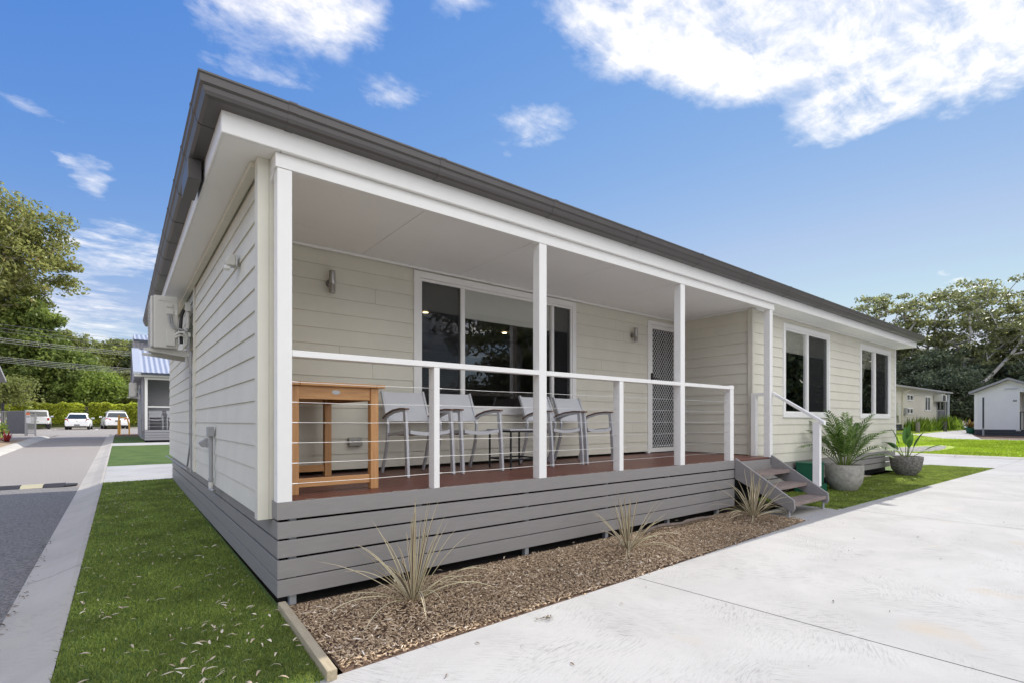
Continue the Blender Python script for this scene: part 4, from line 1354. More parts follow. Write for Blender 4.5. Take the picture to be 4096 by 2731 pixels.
def palm(label, loc, n=17, L0=0.85, seed=1):
    r_ = random.Random(seed)
    t = thing('potted_palm', label, 'palm', loc)
    V, F, Fm = [], [], []
    sb_ = MB()
    for i in range(n):
        az_ = 2 * math.pi * i / n + r_.uniform(-.3, .3)
        el_ = R(r_.uniform(42, 80)) if i % 4 else R(r_.uniform(72, 88))
        Lf = L0 * r_.uniform(0.75, 1.15)
        p = Vector((0.05 * math.cos(az_), 0.05 * math.sin(az_), 0)); d = Vector((math.cos(az_) * math.cos(el_), math.sin(az_) * math.cos(el_), math.sin(el_)))
        pts = [p.copy()]
        K = 22
        for k in range(K):
            d = (d + Vector((0, 0, -0.085 * (k / K) ** 1.2 - 0.015))).normalized()
            p = p + d * (Lf * 1.25 / K)
            pts.append(p.copy())
        sb_.tube(pts, [0.009 * (1 - 0.85 * k / K) for k in range(K + 1)], 5)
        for k in range(6, K + 1):
            tt = (k - 6) / (K - 6)
            ll = Lf * 0.36 * (0.55 + 0.9 * tt * (1 - tt) * 2) * (1 - 0.35 * tt)
            dd = (pts[min(k + 1, K)] - pts[k - 1]).normalized()
            side = dd.cross(Vector((0, 0, 1)))
            if side.length < 0.05: side = Vector((1, 0, 0))
            side.normalize()
            for s_ in (-1, 1):
                ld = (side * s_ * 0.8 + dd * (0.75 + 0.5 * tt) + Vector((0, 0, 0.22 + r_.uniform(-.15, .15)))).normalized()
                wv = ld.cross(side.cross(dd)).normalized() * 0.0125
                q = pts[k]
                m1 = q + ld * ll * 0.5 + Vector((0, 0, -0.01)); e_ = q + ld * ll + Vector((0, 0, -ll * 0.32))
                o_ = len(V)
                V += [q - wv * .4, q + wv * .4, m1 + wv, m1 - wv, e_]
                F += [(o_, o_ + 1, o_ + 2, o_ + 3), (o_ + 3, o_ + 2, o_ + 4)]
    sb_.build('stem', palm_stem, t, smooth=True)
    b = MB(); b.v = [tuple(v) for v in V]; b.f = F; b.m = [0] * len(F)
    b.build('frond', palm_m, t)
    return t
palm('feathery green palm growing in the large pale stone pot', (9.26, -0.16, 0.40), 26, 0.77, 4)

def paddle_plant(name, label, loc, leaves, m, cat='plant'):
    t = thing(name, label, cat, loc)
    sb_ = MB(); V = MB()
    for (azd, eld, Ls, Ll, wl, droop) in leaves:
        az_, el_ = R(azd), R(eld)
        d = Vector((math.cos(az_) * math.cos(el_), math.sin(az_) * math.cos(el_), math.sin(el_)))
        p = Vector((0.03 * math.cos(az_), 0.03 * math.sin(az_), 0))
        pts = [p + d * Ls * k / 6 for k in range(7)]
        sb_.tube(pts, [0.011 - 0.006 * k / 6 for k in range(7)], 6)
        side = d.cross(Vector((0, 0, 1))); side = side.normalized() if side.length > 0.05 else Vector((1, 0, 0))
        q = pts[-1]; K = 9; rows = []
        for k in range(K + 1):
            tt = k / K
            wd = wl * (math.sin(math.pi * tt ** 0.75) ** 0.8 if 0 < tt < 1 else 0.02)
            up_ = side.cross(d).normalized()
            rows.append([q - side * wd + up_ * wd * 0.35, q.copy(), q + side * wd + up_ * wd * 0.35])
            d = (d + Vector((0, 0, -droop * tt))).normalized()
            q = q + d * Ll / K
        vs = [v for r_ in rows for v in r_]
        V.add(vs, [(k * 3 + j, k * 3 + j + 1, (k + 1) * 3 + j + 1, (k + 1) * 3 + j) for k in range(K) for j in (0, 1)])
    sb_.build('stem', palm_stem, t, smooth=True)
    V.build('leaf', m, t, smooth=True)
    return t
paddle_plant('bird_of_paradise', 'broad-leaved green plant growing in the squat dark stone bowl', (13.12, -0.10, 0.37),
    [(20, 80, 0.32, 0.42, 0.062, 0.05), (110, 72, 0.32, 0.42, 0.06, 0.10), (210, 62, 0.28, 0.40, 0.06, 0.16), (300, 66, 0.26, 0.44, 0.062, 0.10), (340, 84, 0.40, 0.42, 0.055, 0.05), (150, 40, 0.35, 0.38, 0.06, 0.25), (275, 34, 0.35, 0.36, 0.055, 0.18), (60, 45, 0.25, 0.36, 0.06, 0.22), (250, 80, 0.22, 0.40, 0.055, 0.05)], bop_m)
gb = thing('cable_box', 'green plastic ground box beside the stairs, half hidden by the palm pot', 'utility box', (8.55, 0.12, 0))
b = MB(); b.box((-0.20, -0.15, 0.14), (0.20, 0.15, 0.50)); b.box((-0.21, -0.16, 0.48), (0.21, 0.16, 0.515)); b.build('box_body', green_box_m, gb, 0.02)
b = MB(); b.box((-0.22, -0.17, 0.0), (0.28, 0.17, 0.139)); b.build('box_base', green_box_m, gb, 0.015)

# ------------------------------------------------------------------ mulch bed
edging = MB()
edging.obox((-0.005, -0.60, 0.02), (0.048, 1.10, 0.06), (0, 0, R(-2)))
tag(edging.build('timber_edging', pine, None, 0.004), 'pale treated pine edging between the turf and the bark mulch', 'garden edging')
def chips():
    n = 46000
    y = rng.uniform(-1.10, 0.0, n); x = rng.uniform(0.05, 5.82, n)
    lim = -1.075 + x * 0.030
    keep = (y > lim + 0.005 - np.abs(rng.normal(0, 0.012, n)) * (rng.random(n) < 0.35) * 2.2)
    x, y, lim = x[keep], y[keep], lim[keep]; n = len(x)
    hill = 0.05 * np.exp(-((x - 0.70) ** 2 + (y + .52) ** 2) / 0.10) + 0.035 * np.exp(-((x - 2.9) ** 2 + (y + .52) ** 2) / 0.08) + 0.03 * np.exp(-((x - 5.37) ** 2 + (y + .48) ** 2) / 0.08)
    z = np.where(y > lim + 0.015, -0.010 + rng.uniform(0, 0.026, n) * np.clip(-y / 0.3, 0.25, 1), 0.004) + hill * np.clip(-y / 0.3, 0, 1)
    ln = rng.uniform(0.010, 0.030, n) * (1 + 0.5 * (rng.random(n) > 0.92)); wd = rng.uniform(0.003, 0.0085, n); th = rng.uniform(0.001, 0.004, n)
    az_ = rng.uniform(0, 2 * np.pi, n); tl = rng.normal(0, 0.35, n); rl = rng.normal(0, 0.4, n)
    a = np.stack([np.cos(az_) * np.cos(tl), np.sin(az_) * np.cos(tl), np.sin(tl)], 1)
    s_ = np.stack([-np.sin(az_) * np.cos(rl), np.cos(az_) * np.cos(rl), np.sin(rl)], 1)
    u = np.cross(a, s_)
    c = np.stack([x, y, z], 1)
    vs = []
    for (i, j, k) in ((-1, -1, -1), (1, -1, -1), (1, 1, -1), (-1, 1, -1), (-1, -1, 1), (1, -1, 1), (1, 1, 1), (-1, 1, 1)):
        vs.append(c + a * (i * ln / 2 * (0.75 if j * i > 0 else 1))[:, None] + s_ * (j * wd / 2)[:, None] + u * (k * th / 2)[:, None])
    V = np.stack(vs, 1).reshape(-1, 3)
    base = np.arange(n)[:, None] * 8
    F = np.concatenate([base + np.array(f)[None] for f in ((4, 5, 6, 7), (0, 1, 5, 4), (1, 2, 6, 5), (2, 3, 7, 6), (3, 0, 4, 7))], 0)
    o = npmesh('bark_mulch', V, 4, F, chip_m)
    tag(o, 'brown bark mulch filling the bed in front of the porch', 'mulch', kind='stuff')
chips()
def flax(label, loc, n, Lm, seed):
    r_ = random.Random(seed)
    t = thing('flax_plant', label, 'plant', loc, 0, 'variegated flax plants in the mulch bed')
    b = MB()
    for i in range(n):
        az_ = r_.uniform(0, 2 * math.pi)
        outer = (i / n)
        el_ = R(88 - 60 * outer ** 0.85 + r_.uniform(-9, 9))
        Lf = Lm * r_.uniform(0.7, 1.05)
        wd = r_.uniform(0.0045, 0.008)
        d = Vector((math.cos(az_) * math.cos(el_), math.sin(az_) * math.cos(el_), math.sin(el_)))
        p = Vector((0.02 * math.cos(az_), 0.02 * math.sin(az_), -0.01))
        K = 14; rows = []
        curl = r_.uniform(0.05, 0.16) * (0.15 + outer * 1.0)
        for k in range(K + 1):
            tt = k / K
            side = d.cross(Vector((0, 0, 1))); side = side.normalized() if side.length > 0.02 else Vector((-math.sin(az_), math.cos(az_), 0))
            up_ = side.cross(d)
            ww = wd * (0.6 + 1.2 * tt) * (1 - tt ** 4) + 0.0006 if tt < 0.5 else wd * 1.2 * (1 - ((tt - .5) * 2) ** 1.7) + 0.0005
            rows.append([p - side * ww + up_ * ww * .4, p - side * ww * .45, p + side * ww * .45, p + side * ww + up_ * ww * .4])
            d = (d + Vector((0, 0, -curl * (0.35 + tt)))).normalized()
            p = p + d * Lf / K
            if p.z < 0.006: p.z = 0.006; d.z = max(d.z, 0)
        vs = [v for q in rows for v in q]
        for j in range(3):
            b.add([], [])
        o_ = len(b.v)
        b.v += [tuple(v) for v in vs]
        for k in range(K):
            for j in range(3):
                b.f.append((o_ + k * 4 + j, o_ + k * 4 + j + 1, o_ + (k + 1) * 4 + j + 1, o_ + (k + 1) * 4 + j)); b.m.append(1 if j == 1 else 0)
    b.build('foliage', [flax_c, flax_p], t)
    return t
flax('largest cream-striped flax plant, nearest the cabin corner and the pine edging', (0.70, -0.54, 0.045), 46, 0.66, 3)
flax('cream-striped flax plant in the middle of the mulch bed', (2.90, -0.52, 0.03), 38, 0.58, 8)
flax('cream-striped flax plant at the foot of the porch stairs', (5.37, -0.47, 0.03), 46, 0.64, 15)
br = MB(); br.tube([(3.55, -0.20, 0.03), (3.75, -0.16, 0.05), (3.95, -0.15, 0.055), (4.25, -0.20, 0.045), (4.4, -0.17, 0.05), (4.75, -0.14, 0.04), (5.0, -0.17, 0.03)], [0.012, 0.018, 0.02, 0.018, 0.022, 0.018, 0.008], 8); br.tube([(3.75, -.16, .05), (3.6, -.12, .03)], [.014, .008], 6)
tag(br.build('fallen_branch', mat('fallen_branch_bark', (0.17, 0.135, 0.11), 0.9, 0.3, 8, 0.3, 20), None, 0, True), 'crooked fallen branch lying on the mulch behind the middle flax plant', 'branch')

# ------------------------------------------------------------------ turf blades, fallen leaves, twigs
def blades(name, polyfn, n, h, wdt, m, label, cat, seed=0, box=(0, 1, 0, 1), falloff=None, zo=0.0):
    g = np.random.default_rng(seed)
    x = g.uniform(box[0], box[1], n); y = g.uniform(box[2], box[3], n)
    k = polyfn(x, y)
    if falloff is not None:
        k &= g.random(n) < falloff(x, y)
    x, y = x[k], y[k]; n = len(x)
    z = np.array([hgt(a, c) for a, c in zip(x, y)]) + zo
    az_ = g.uniform(0, 2 * np.pi, n); ln = g.normal(0, 0.45, (n, 2)); hh = h * g.uniform(0.55, 1.25, n); ww = wdt * g.uniform(0.7, 1.3, n)
    dist = np.sqrt((x + .8) ** 2 + (y + 3.5) ** 2)
    ww = ww * np.clip(dist / 3.5, 1, 3.2)
    s_ = np.stack([np.cos(az_), np.sin(az_), 0 * az_], 1) * (ww / 2)[:, None]
    c = np.stack([x, y, z], 1)
    mid = c + np.stack([ln[:, 0] * hh * .4, ln[:, 1] * hh * .4, hh * .6], 1)
    tip = c + np.stack([ln[:, 0] * hh * 1.2, ln[:, 1] * hh * 1.2, hh], 1)
    V = np.stack([c - s_, c + s_, mid + s_ * .8, tip, mid - s_ * .8], 1).reshape(-1, 3)
    F = np.arange(n)[:, None] * 5 + np.array([[0, 1, 2, 3, 4]])
    o = npmesh(name, V, 5, F, m)
    tag(o, label, cat, kind='stuff')
    return o
fall = lambda x, y: np.clip(4.2 / ((x + .8) ** 2 + (y + 3.5) ** 2) ** 0.9 * 2.4, 0.06, 1)
blades('artificial_grass', lambda x, y: ((y > -1.14) | (x < -0.17)) & (x < -0.012) , 230000, 0.0175, 0.0030, turf_m, 'short green artificial turf beside the left wall of the cabin', 'turf', 1, (-1.06, 0.01, -1.9, 8.3), fall)
blades('artificial_grass', lambda x, y: (x > 6.95) & (y > -0.86 - (x - 7.1) * 0.0148) & (y < 0.3), 90000, 0.0175, 0.0030, turf_m, 'short green artificial turf under the stone pots', 'turf', 2, (6.95, 16.9, -1.0, 0.3), lambda x, y: np.clip(9 / (x + .8), 0.1, 1))
blades('lawn_grass', lambda x, y: ((x - 26) / 3.6) ** 2 + ((y - 2.6) / 0.95) ** 2 > 1, 60000, 0.06, 0.006, grass_m, 'bright green lawn beyond the concrete pad', 'lawn', 3, (21.9, 38.4, -5, 7), lambda x, y: np.clip(28 / x, .2, 1))

def litter(name, pts, m, L0, L1, label, cat, seed, zoff=0.004):
    g = random.Random(seed)
    V, F = [], []
    for (x, y, z) in pts:
        l_ = g.uniform(L0, L1); wd = l_ * g.uniform(0.13, 0.26); a = g.uniform(0, math.pi * 2); K = 5
        bend = g.uniform(-.5, .5); lift = g.uniform(0.0, 0.012); roll = g.uniform(-.5, .5)
        o = len(V)
        p = Vector((x, y, z + zoff + 0.004))
        for k in range(K + 1):
            t_ = k / K
            d = Vector((math.cos(a + bend * t_), math.sin(a + bend * t_), 0)); s_ = Vector((-d.y, d.x, math.tan(roll) * 0.6))
            ww = wd * math.sin(math.pi * min(max(t_, 0.04), 0.97)) ** 0.8 * .5
            q = p + Vector((0, 0, lift * math.sin(math.pi * t_)))
            V += [q - s_ * ww, q + s_ * ww]
            p = p + d * l_ / K
        for k in range(K):
            F.append((o + 2 * k, o + 2 * k + 1, o + 2 * k + 3, o + 2 * k + 2))
    b = MB(); b.v = [tuple(v) for v in V]; b.f = F; b.m = [0] * len(F)
    o = b.build(name, m)
    tag(o, label, cat, kind='stuff')
rl = random.Random(21)
pts = []
DRIFT = [(rl.uniform(-1.0, -0.1), -1.3 + 8.5 * rl.random() ** 1.4) for i in range(22)]
for i in range(520):
    y = -1.5 + 9.5 * rl.random() ** 1.5; x = rl.uniform(-1.05, -0.03)
    if i % 5 < 3:
        cx_, cy_ = DRIFT[rl.randrange(len(DRIFT))]
        x, y = cx_ + rl.gauss(0, .14), cy_ + rl.gauss(0, .22)
        if not -1.05 < x < -0.03: continue
    if x > -0.17 and y < -1.1: continue
    pts.append((x, y, hgt(x, y) + 0.019))
litter('leaf_litter', pts, litter_m, 0.018, 0.068, 'dry fallen leaves scattered over the artificial turf', 'fallen leaves', 5)
pts = [(-1.40 + rl.gauss(0, .035), rl.uniform(-1.0, 3.8) , -0.085) for i in range(130)]
pts = [(x, y, hgt(x, y) - .095) for x, y, z in pts]
litter('leaf_litter', pts, litter_d, 0.02, 0.06, 'dark leaf litter gathered along the road edge of the kerb', 'fallen leaves', 6)
pts = [(0.3 + 7.5 * rl.random(), -1.15 - 2.6 * rl.random() ** 1.3, 0.0) for i in range(60)] + [(8 + 8 * rl.random(), -1.1 - 4 * rl.random(), 0.0) for i in range(40)]
litter('leaf_litter', pts, litter_d, 0.008, 0.045, 'tiny dry leaves and twigs scattered over the concrete', 'fallen leaves', 7, 0.0)
pts = [(rl.uniform(0.06, 5.6), rl.uniform(-0.95, -0.05), 0.03) for i in range(160)]
litter('leaf_litter', pts, litter_m, 0.03, 0.07, 'dry gum leaves lying on the bark mulch', 'fallen leaves', 8)
pts = [(rl.uniform(7.2, 13), rl.uniform(-0.85, 0.1), 0.02) for i in range(60)]
litter('leaf_litter', pts, litter_m, 0.02, 0.07, 'dry leaves on the turf under the stone pots', 'fallen leaves', 9)
tw = MB()
rt_ = random.Random(77)
base = Vector((1.22, -1.22, 0.008))
tw.tube([base + Vector((0.075, -0.02, 0)), base + Vector((0.03, 0.004, 0.004)), base + Vector((-0.035, 0.012, 0.002))], [0.001, 0.002, 0.0015], 5)
for k in range(11):
    a = base + Vector((0.07 - 0.009 * k, -0.016 + 0.002 * k + rt_.uniform(-.003, .003), 0.004)); an = rt_.uniform(0.3, 1.3) * (1 if k % 2 else -1) + math.pi * (k > 8)
    ll = rt_.uniform(0.02, 0.042); d_ = Vector((math.cos(an), math.sin(an), rt_.uniform(0, .4))); sd = Vector((-d_.y, d_.x, rt_.uniform(-.5, .5))) * ll * .16
    tw.add([a, a + d_ * ll * .45 + sd, a + d_ * ll, a + d_ * ll * .45 - sd], [(0, 1, 2, 3)])
tag(tw.build('fallen_twig', litter_d), 'small leafy twig lying on the concrete near the flax plant', 'twig')

# speed hump on the lane
sh = thing('speed_hump', 'rubber speed hump of black and yellow blocks across the lane', 'speed hump', (0, 9.0, 0))
for i in range(8):
    x1_ = -1.62 - 0.30 * i
    if x1_ < -3.6: break
    b = MB()
    z = hgt(-2, 9.0) - 0.088
    b.prism([(x1_, -0.22, z), (x1_, -0.10, z + 0.045), (x1_, 0.10, z + 0.045), (x1_, 0.22, z)], (-0.294, 0, 0))
    b.obox((x1_ - 0.147, 0.0, z + 0.046), (0.09, 0.06, 0.006), (0, 0, 0))
    b.build('hump_block', bump_y if i % 2 == 1 else bump_k, sh, 0.004)
b = MB(); z = hgt(-2, 9) - .088; b.prism([(-1.616, -0.22, z), (-1.616, 0.22, z), (-1.45, 0.12, z), (-1.45, -0.12, z)], (0, 0, 0.022)); b.build('hump_end', bump_k, sh, 0.006)

# ------------------------------------------------------------------ neighbouring grey cabin on the left
nb = thing('cabin', 'pale grey cabin with a blue-grey corrugated roof beyond the left corner of the cream cabin', 'cabin')
NX0, NX1, NYF, NYR = -0.05, 7.5, 23.05, 31.7
nz0, ndk, nev = 0.40, 0.866, 3.06
b = MB(); clad(b, (NX0, 0, 0), (0, 1, 0), (-1, 0, 0), NYF + 0.15, NYR, 0.80, 3.2, exposure=0.17); b.build('side_wall', nb_grey, nb)
b = MB(); clad(b, (0, NYF + 1.6, 0), (1, 0, 0), (0, -1, 0), 0.0, NX1, ndk, 3.2, exposure=0.17); b.build('porch_back_wall', nb_grey, nb)
b = MB(); b.box((NX0, NYF + 1.65, nz0), (NX1, NYR, 3.15)); b.build('wall_core', nb_grey, nb)
b = MB()
for k in range(4):
    b.box((0.0, NYF, ndk - 0.02 - (k + 1) * 0.113), (NX1, NYF + 0.02, ndk - 0.02 - k * 0.113 - 0.014)); b.box((-0.002, NYF + .0205, ndk - 0.02 - (k + 1) * 0.113), (0.018, NYR, ndk - 0.02 - k * 0.113 - 0.014))
b.build('skirting', nb_skirt, nb)
b = MB(); b.box((0.03, NYF + 0.03, ndk - 0.05), (NX1, NYF + 1.6, ndk - 0.02)); b.box((0.05, NYF + .3, 0.3), (NX1, NYF + .35, ndk - .06)); b.build('deck', fence_p, nb)
b = MB(); b.box((0.0, NYF, ndk - 0.02), (0.10, NYF + 0.1, nev + .02)); b.build('post', white, nb)
b = MB(); b.box((-0.02, NYF - 0.01, nev - 0.05), (NX1, NYF + 0.06, nev + 0.12)); b.box((-0.37, NYF - 0.20, 3.11), (NX1, NYF - 0.18, 3.22)); b.build('fascia', white, nb)
b = MB(); b.box((0.11, NYF + 0.02, 1.81), (NX1, NYF + 0.09, 1.86)); b.build('handrail', white, nb)
for k in range(5):
    c_ = MB(); c_.tube([(0.1, NYF + 0.05, ndk + 0.12 + 0.15 * k), (NX1, NYF + 0.05, ndk + 0.12 + 0.15 * k)], 0.004, 5); c_.build('cable', wire_m, nb)
b = MB(); b.box((-0.33, NYF - 0.17, 3.10), (NX1, NYF + 1.6, 3.12)); b.box((-0.33, NYF + 1.6, 3.13), (NX0 + .03, NYR, 3.15)); b.build('soffit', nb_grey, nb)
# corrugated gable roof, ribs are geometry
def corrugated(b, x0, x1, ya, za, yb_, zb_, pitch_=0.19, amp=0.022, seg=6):
    n = int((x1 - x0) / pitch_ * seg)
    vs = []
    for (y, z) in ((ya, za), (yb_, zb_)):
        for i in range(n + 1):
            x = x0 + (x1 - x0) * i / n
            vs.append((x, y, z + amp * math.cos(2 * math.pi * (x - x0) / pitch_)))
    b.add(vs, [(i, i + 1, n + 2 + i, n + 1 + i) for i in range(n)])
b = MB(); corrugated(b, -0.13, NX1 + .3, NYF - 0.26, 3.27, 26.3, 4.63); b.build('roof', nb_roof, nb)
b = MB(); corrugated(b, -0.13, NX1 + .3, NYR + 0.3, 3.27, 26.3, 4.63); b.build('roof', nb_roof, nb)
b = MB(); b.prism([(-0.40, NYF - 0.28, 3.20), (-0.40, NYF - 0.28, 3.30), (-0.40, 26.3, 4.68), (-0.40, NYR + .3, 3.30), (-0.40, NYR + .3, 3.20), (-0.40, 26.3, 4.56)], (0.27, 0, 0)); b.build('barge_flashing', nb_flash, nb)
b = MB(); b.prism([(-0.34, NYF - .1, 3.15), (-0.34, NYR, 3.15), (-0.34, 26.3, 4.5)], (0.28, 0, 0)); b.build('gable_wall', nb_grey, nb)
b = MB(); b.box((-0.13, NYF - 0.36, 3.18), (NX1 + .3, NYF - 0.275, 3.27)); b.build('gutter', blue_gut, nb)
b = MB(); b.box((0.1, 27.6, 4.0), (NX1, 31, 5.15)); b.build('upper_wall', nb_grey, nb)
b = MB(); corrugated(b, -0.30, NX1 + .3, 27.35, 5.23, 29.5, 5.75)
corrugated(b, -0.30, NX1 + .3, 31.5, 5.23, 29.5, 5.75); b.build('upper_roof', nb_roof, nb)
b = MB(); b.box((-0.3, 27.26, 5.10), (NX1 + .3, 27.34, 5.22)); b.build('gutter', blue_gut, nb)
aircon('small pale air conditioner on the side wall of the grey neighbouring cabin', (NX0 - 0.02, 26.2, 2.34), 0, plastic_c, False)
nl = thing('wall_lamp', 'small cylindrical wall lamp on the porch of the grey neighbouring cabin', 'wall lamp', (1.32, NYF + 1.585, 2.62))
b = MB(); b.lathe([(0.001, 0), (0.035, 0), (0.035, 0.24), (0.001, 0.24)], (0, -0.07, 0), 12); b.box((-0.02, -0.05, 0.09), (0.02, 0, 0.14)); b.build('lamp_body', steel, nl)
for i, (x, lb) in enumerate(((0.42, 'grey armchair behind the corner post of the grey neighbouring cabin porch'), (1.08, 'grey armchair further right on the grey neighbouring cabin porch'))):
    c_ = dup(chair, (x, NYF + 0.55, ndk - .02), 0, lb); c_['group'] = 'chairs on the neighbouring porch'
cd = thing('conduit', 'grey meter box and conduit on the side wall of the grey neighbouring cabin', 'meter box', (NX0 - .02, 24.0, 0.9))
b = MB(); b.box((-.08, -.1, .35), (0, .1, .65)); b.build('meter_box', plastic_g, cd, .01)
b = MB(); b.tube([(-.03, 0, -.3), (-.03, 0, .35)], .02, 6); b.tube([(-.03, .3, -.3), (-.03, .3, 1.0)], .015, 6); b.build('pipe', plastic_g, cd)

# left building: only its roof end shows
lb_ = thing('shelter_building', 'building at the left edge of the view with a grey gable roof corner', 'building')
b = MB(); b.box((-12, 22.5, 0.3), (-5.75, 29.6, 3.2)); b.prism([(-5.76, 22.5, 3.2), (-5.76, 29.6, 3.2), (-5.76, 26.0, 4.5)], (-6.2, 0, 0)); b.build('wall', nb_grey, lb_)
b = MB()
b.prism([(-5.12, 26.0, 4.62), (-5.12, 30.25, 3.20), (-5.12, 30.25, 3.06), (-5.12, 26.0, 4.48), (-5.12, 21.8, 3.06), (-5.12, 21.8, 3.20)], (-7.2, 0, 0)); b.build('roof', grey_roof, lb_)

# ------------------------------------------------------------------ trees
def leaf_quads(g, centers, spread, n_per, size, flat=0.6, upbias=0.6):
    nC = len(centers)
    N_ = nC * n_per
    c = np.repeat(centers, n_per, 0); s_ = np.repeat(spread, n_per)[:, None]
    off = g.normal(0, 1, (N_, 3)); rr_ = np.linalg.norm(off, axis=1, keepdims=True)
    off = off / rr_ * np.minimum(rr_, 1.9)
    off[:, 2] *= flat
    p = c + off * s_ * 0.62
    nrm = g.normal(0, 1, (N_, 3)); nrm[:, 2] += upbias; nrm /= np.linalg.norm(nrm, axis=1, keepdims=True)
    t_ = np.cross(nrm, g.normal(0, 1, (N_, 3))); t_ /= np.linalg.norm(t_, axis=1, keepdims=True) + 1e-9
    b_ = np.cross(nrm, t_)
    L_ = (size * g.uniform(0.6, 1.4, N_))[:, None]
    V = np.stack([p - t_ * L_ * .5, p + b_ * L_ * .24, p + t_ * L_ * .5 - nrm * L_ * .12, p - b_ * L_ * .24], 1).reshape(-1, 3)
    F = np.arange(N_)[:, None] * 4 + np.array([[0, 1, 2, 3]])
    return V, F
def make_tree(name, label, loc, H, r0, crown, ncl, nper, lsize, lm, bm_, seed, flat=0.55, clump=1.0, lean=(0, 0), group=None, cat='tree', shell=0.5, trunk_frac=0.35, extra=None, thin=1.0, upbias=0.6):
    """crown: (rx, ry, z_low, z_high) envelope of the clump centres"""
    g = np.random.default_rng(seed)
    rx, ry, zl, zh = crown
    cz, hz = (zl + zh) / 2, (zh - zl) / 2
    C_ = []
    while len(C_) < ncl:
        q = g.uniform(-1, 1, 3)
        r_ = np.linalg.norm(q)
        if r_ > 1: continue
        if r_ < shell * g.random() ** 0.5: continue
        bul = 1 + 0.22 * math.sin(3 * math.atan2(q[1], q[0]) + seed) + 0.12 * math.sin(5 * q[2] + seed * 2)
        C_.append((q[0] * rx * bul + lean[0] * (q[2] + 1) / 2, q[1] * ry * bul + lean[1] * (q[2] + 1) / 2, cz + q[2] * hz))
    C_ = np.array(C_)
    # limbs: join each clump to the nearest node already in the tree
    zt = zl + trunk_frac * (zh - zl)
    nodes = [np.array((0, 0, -0.3))]; par = [-1]
    K = 7
    for k in range(1, K + 1):
        t_ = k / K
        nodes.append(np.array((lean[0] * .45 * t_ ** 1.5 + g.normal(0, .012) * H * .4 * (k < K), lean[1] * .45 * t_ ** 1.5 + g.normal(0, .012) * H * .4 * (k < K), zt * t_))); par.append(len(nodes) - 2)
    trunk_n = len(nodes)
    top = nodes[-1]
    order = np.argsort(np.linalg.norm(C_ - top, axis=1))
    tips = []
    for i in order:
        c = C_[i]
        A = np.array(nodes)
        dd = np.linalg.norm(A - c, axis=1) + np.maximum(0, A[:, 2] - c[2]) * 1.5
        dd[:max(1, trunk_n - 3)] += 1e3
        j = int(np.argmin(dd))
        a = nodes[j]
        Ls = np.linalg.norm(c - a); m_ = max(2, min(5, int(Ls / 1.1)))
        pj = j
        for k in range(1, m_ + 1):
            t_ = k / m_
            q = a + (c - a) * t_ + (g.normal(0, .07, 3) * Ls if k < m_ else 0)
            q = np.array(q); q[2] -= 0.10 * Ls * math.sin(math.pi * t_) * (1 if k < m_ else 0)
            nodes.append(q); par.append(pj); pj = len(nodes) - 1
        tips.append(pj)
    cnt = np.zeros(len(nodes))
    for i in tips: cnt[i] += 1
    for i in range(len(nodes) - 1, 0, -1): cnt[par[i]] += cnt[i]
    rad = r0 * thin * np.maximum(cnt / cnt[0], 0.0004) ** 0.47
    for k in range(trunk_n): rad[k] = max(rad[k], r0 * (1.25 - 0.45 * k / trunk_n))
    t = thing(name, label, cat, loc, 0, group)
    b = MB()
    kids = {}
    for i in range(1, len(nodes)): kids.setdefault(par[i], []).append(i)
    done = set()
    def chain(i0, start):
        pts = [nodes[i0]]; rs = [min(rad[i0], rad[start] * 1.15)]
        i = start
        while True:
            pts.append(nodes[i]); rs.append(max(rad[i], 0.008))
            ks = sorted(kids.get(i, []), key=lambda q: -cnt[q])
            for q in ks[1:]: stack.append((i, q))
            if not ks: break
            i = ks[0]
        b.tube(pts, rs, 7 if rs[0] > 0.05 else 5, caps=False)
    stack = [(0, 1)]
    while stack:
        a, s_ = stack.pop()
        chain(a, s_)
    b.build('trunk', bm_, t, smooth=True)
    sp = clump * g.uniform(0.6, 1.3, len(C_))
    V, F = leaf_quads(g, C_, sp, nper, lsize, flat, upbias)
    npmesh('crown', V, 4, F, lm, t)
    return t

G_ = lambda x, y: hgt(x, y)
make_tree('large_tree', 'tallest olive-green tree at the left edge, its crown high above the hedge', (-12.9, 74, .6), 26, 0.55, (6.2, 6, 11, 25.5), 230, 190, 0.40, leaf_olive, bark_m, 2, 0.55, 1.35, (1.5, 0))
make_tree('broadleaf_tree', 'bright green leafy tree just below the tallest left tree, behind the hedge', (-8.6, 73, .6), 15, 0.35, (3.0, 3, 3.0, 14.2), 130, 170, 0.42, leaf_green, bark_d, 5, 0.6, 1.2)
make_tree('broadleaf_tree', 'mid-green rounded tree over the hedge behind the white hatchback', (-5.2, 72, .6), 10, 0.25, (2.6, 2.6, 2.2, 8.8), 90, 150, 0.38, leaf_green, bark_m, 6, 0.6, 1.1)
make_tree('young_tree', 'fresh lime-green young tree just above the hedge between hatchback and station wagon', (-2.9, 70, .6), 7, 0.14, (2.2, 2.0, 2.0, 6.4), 70, 130, 0.34, leaf_lime, bark_d, 7, 0.9, 0.8, upbias=0.2)
make_tree('young_tree', 'small dark leafy tree behind the pool fence at the left edge', (-9.0, 59, .55), 5, 0.10, (1.9, 1.8, 1.9, 4.6), 60, 110, 0.26, leaf_forest, bark_d, 9, 0.7, 0.7)
fg = 'forest trees behind the car park hedge'
fl = 'olive-green forest tree in the dense stand behind the car park hedge'
f1 = make_tree('forest_tree', fl, (-6.5, 84, .6), 13, 0.28, (3.3, 3.3, 2.5, 12.3), 110, 130, 0.45, leaf_forest, bark_m, 12, 0.45, 1.25, group=fg)
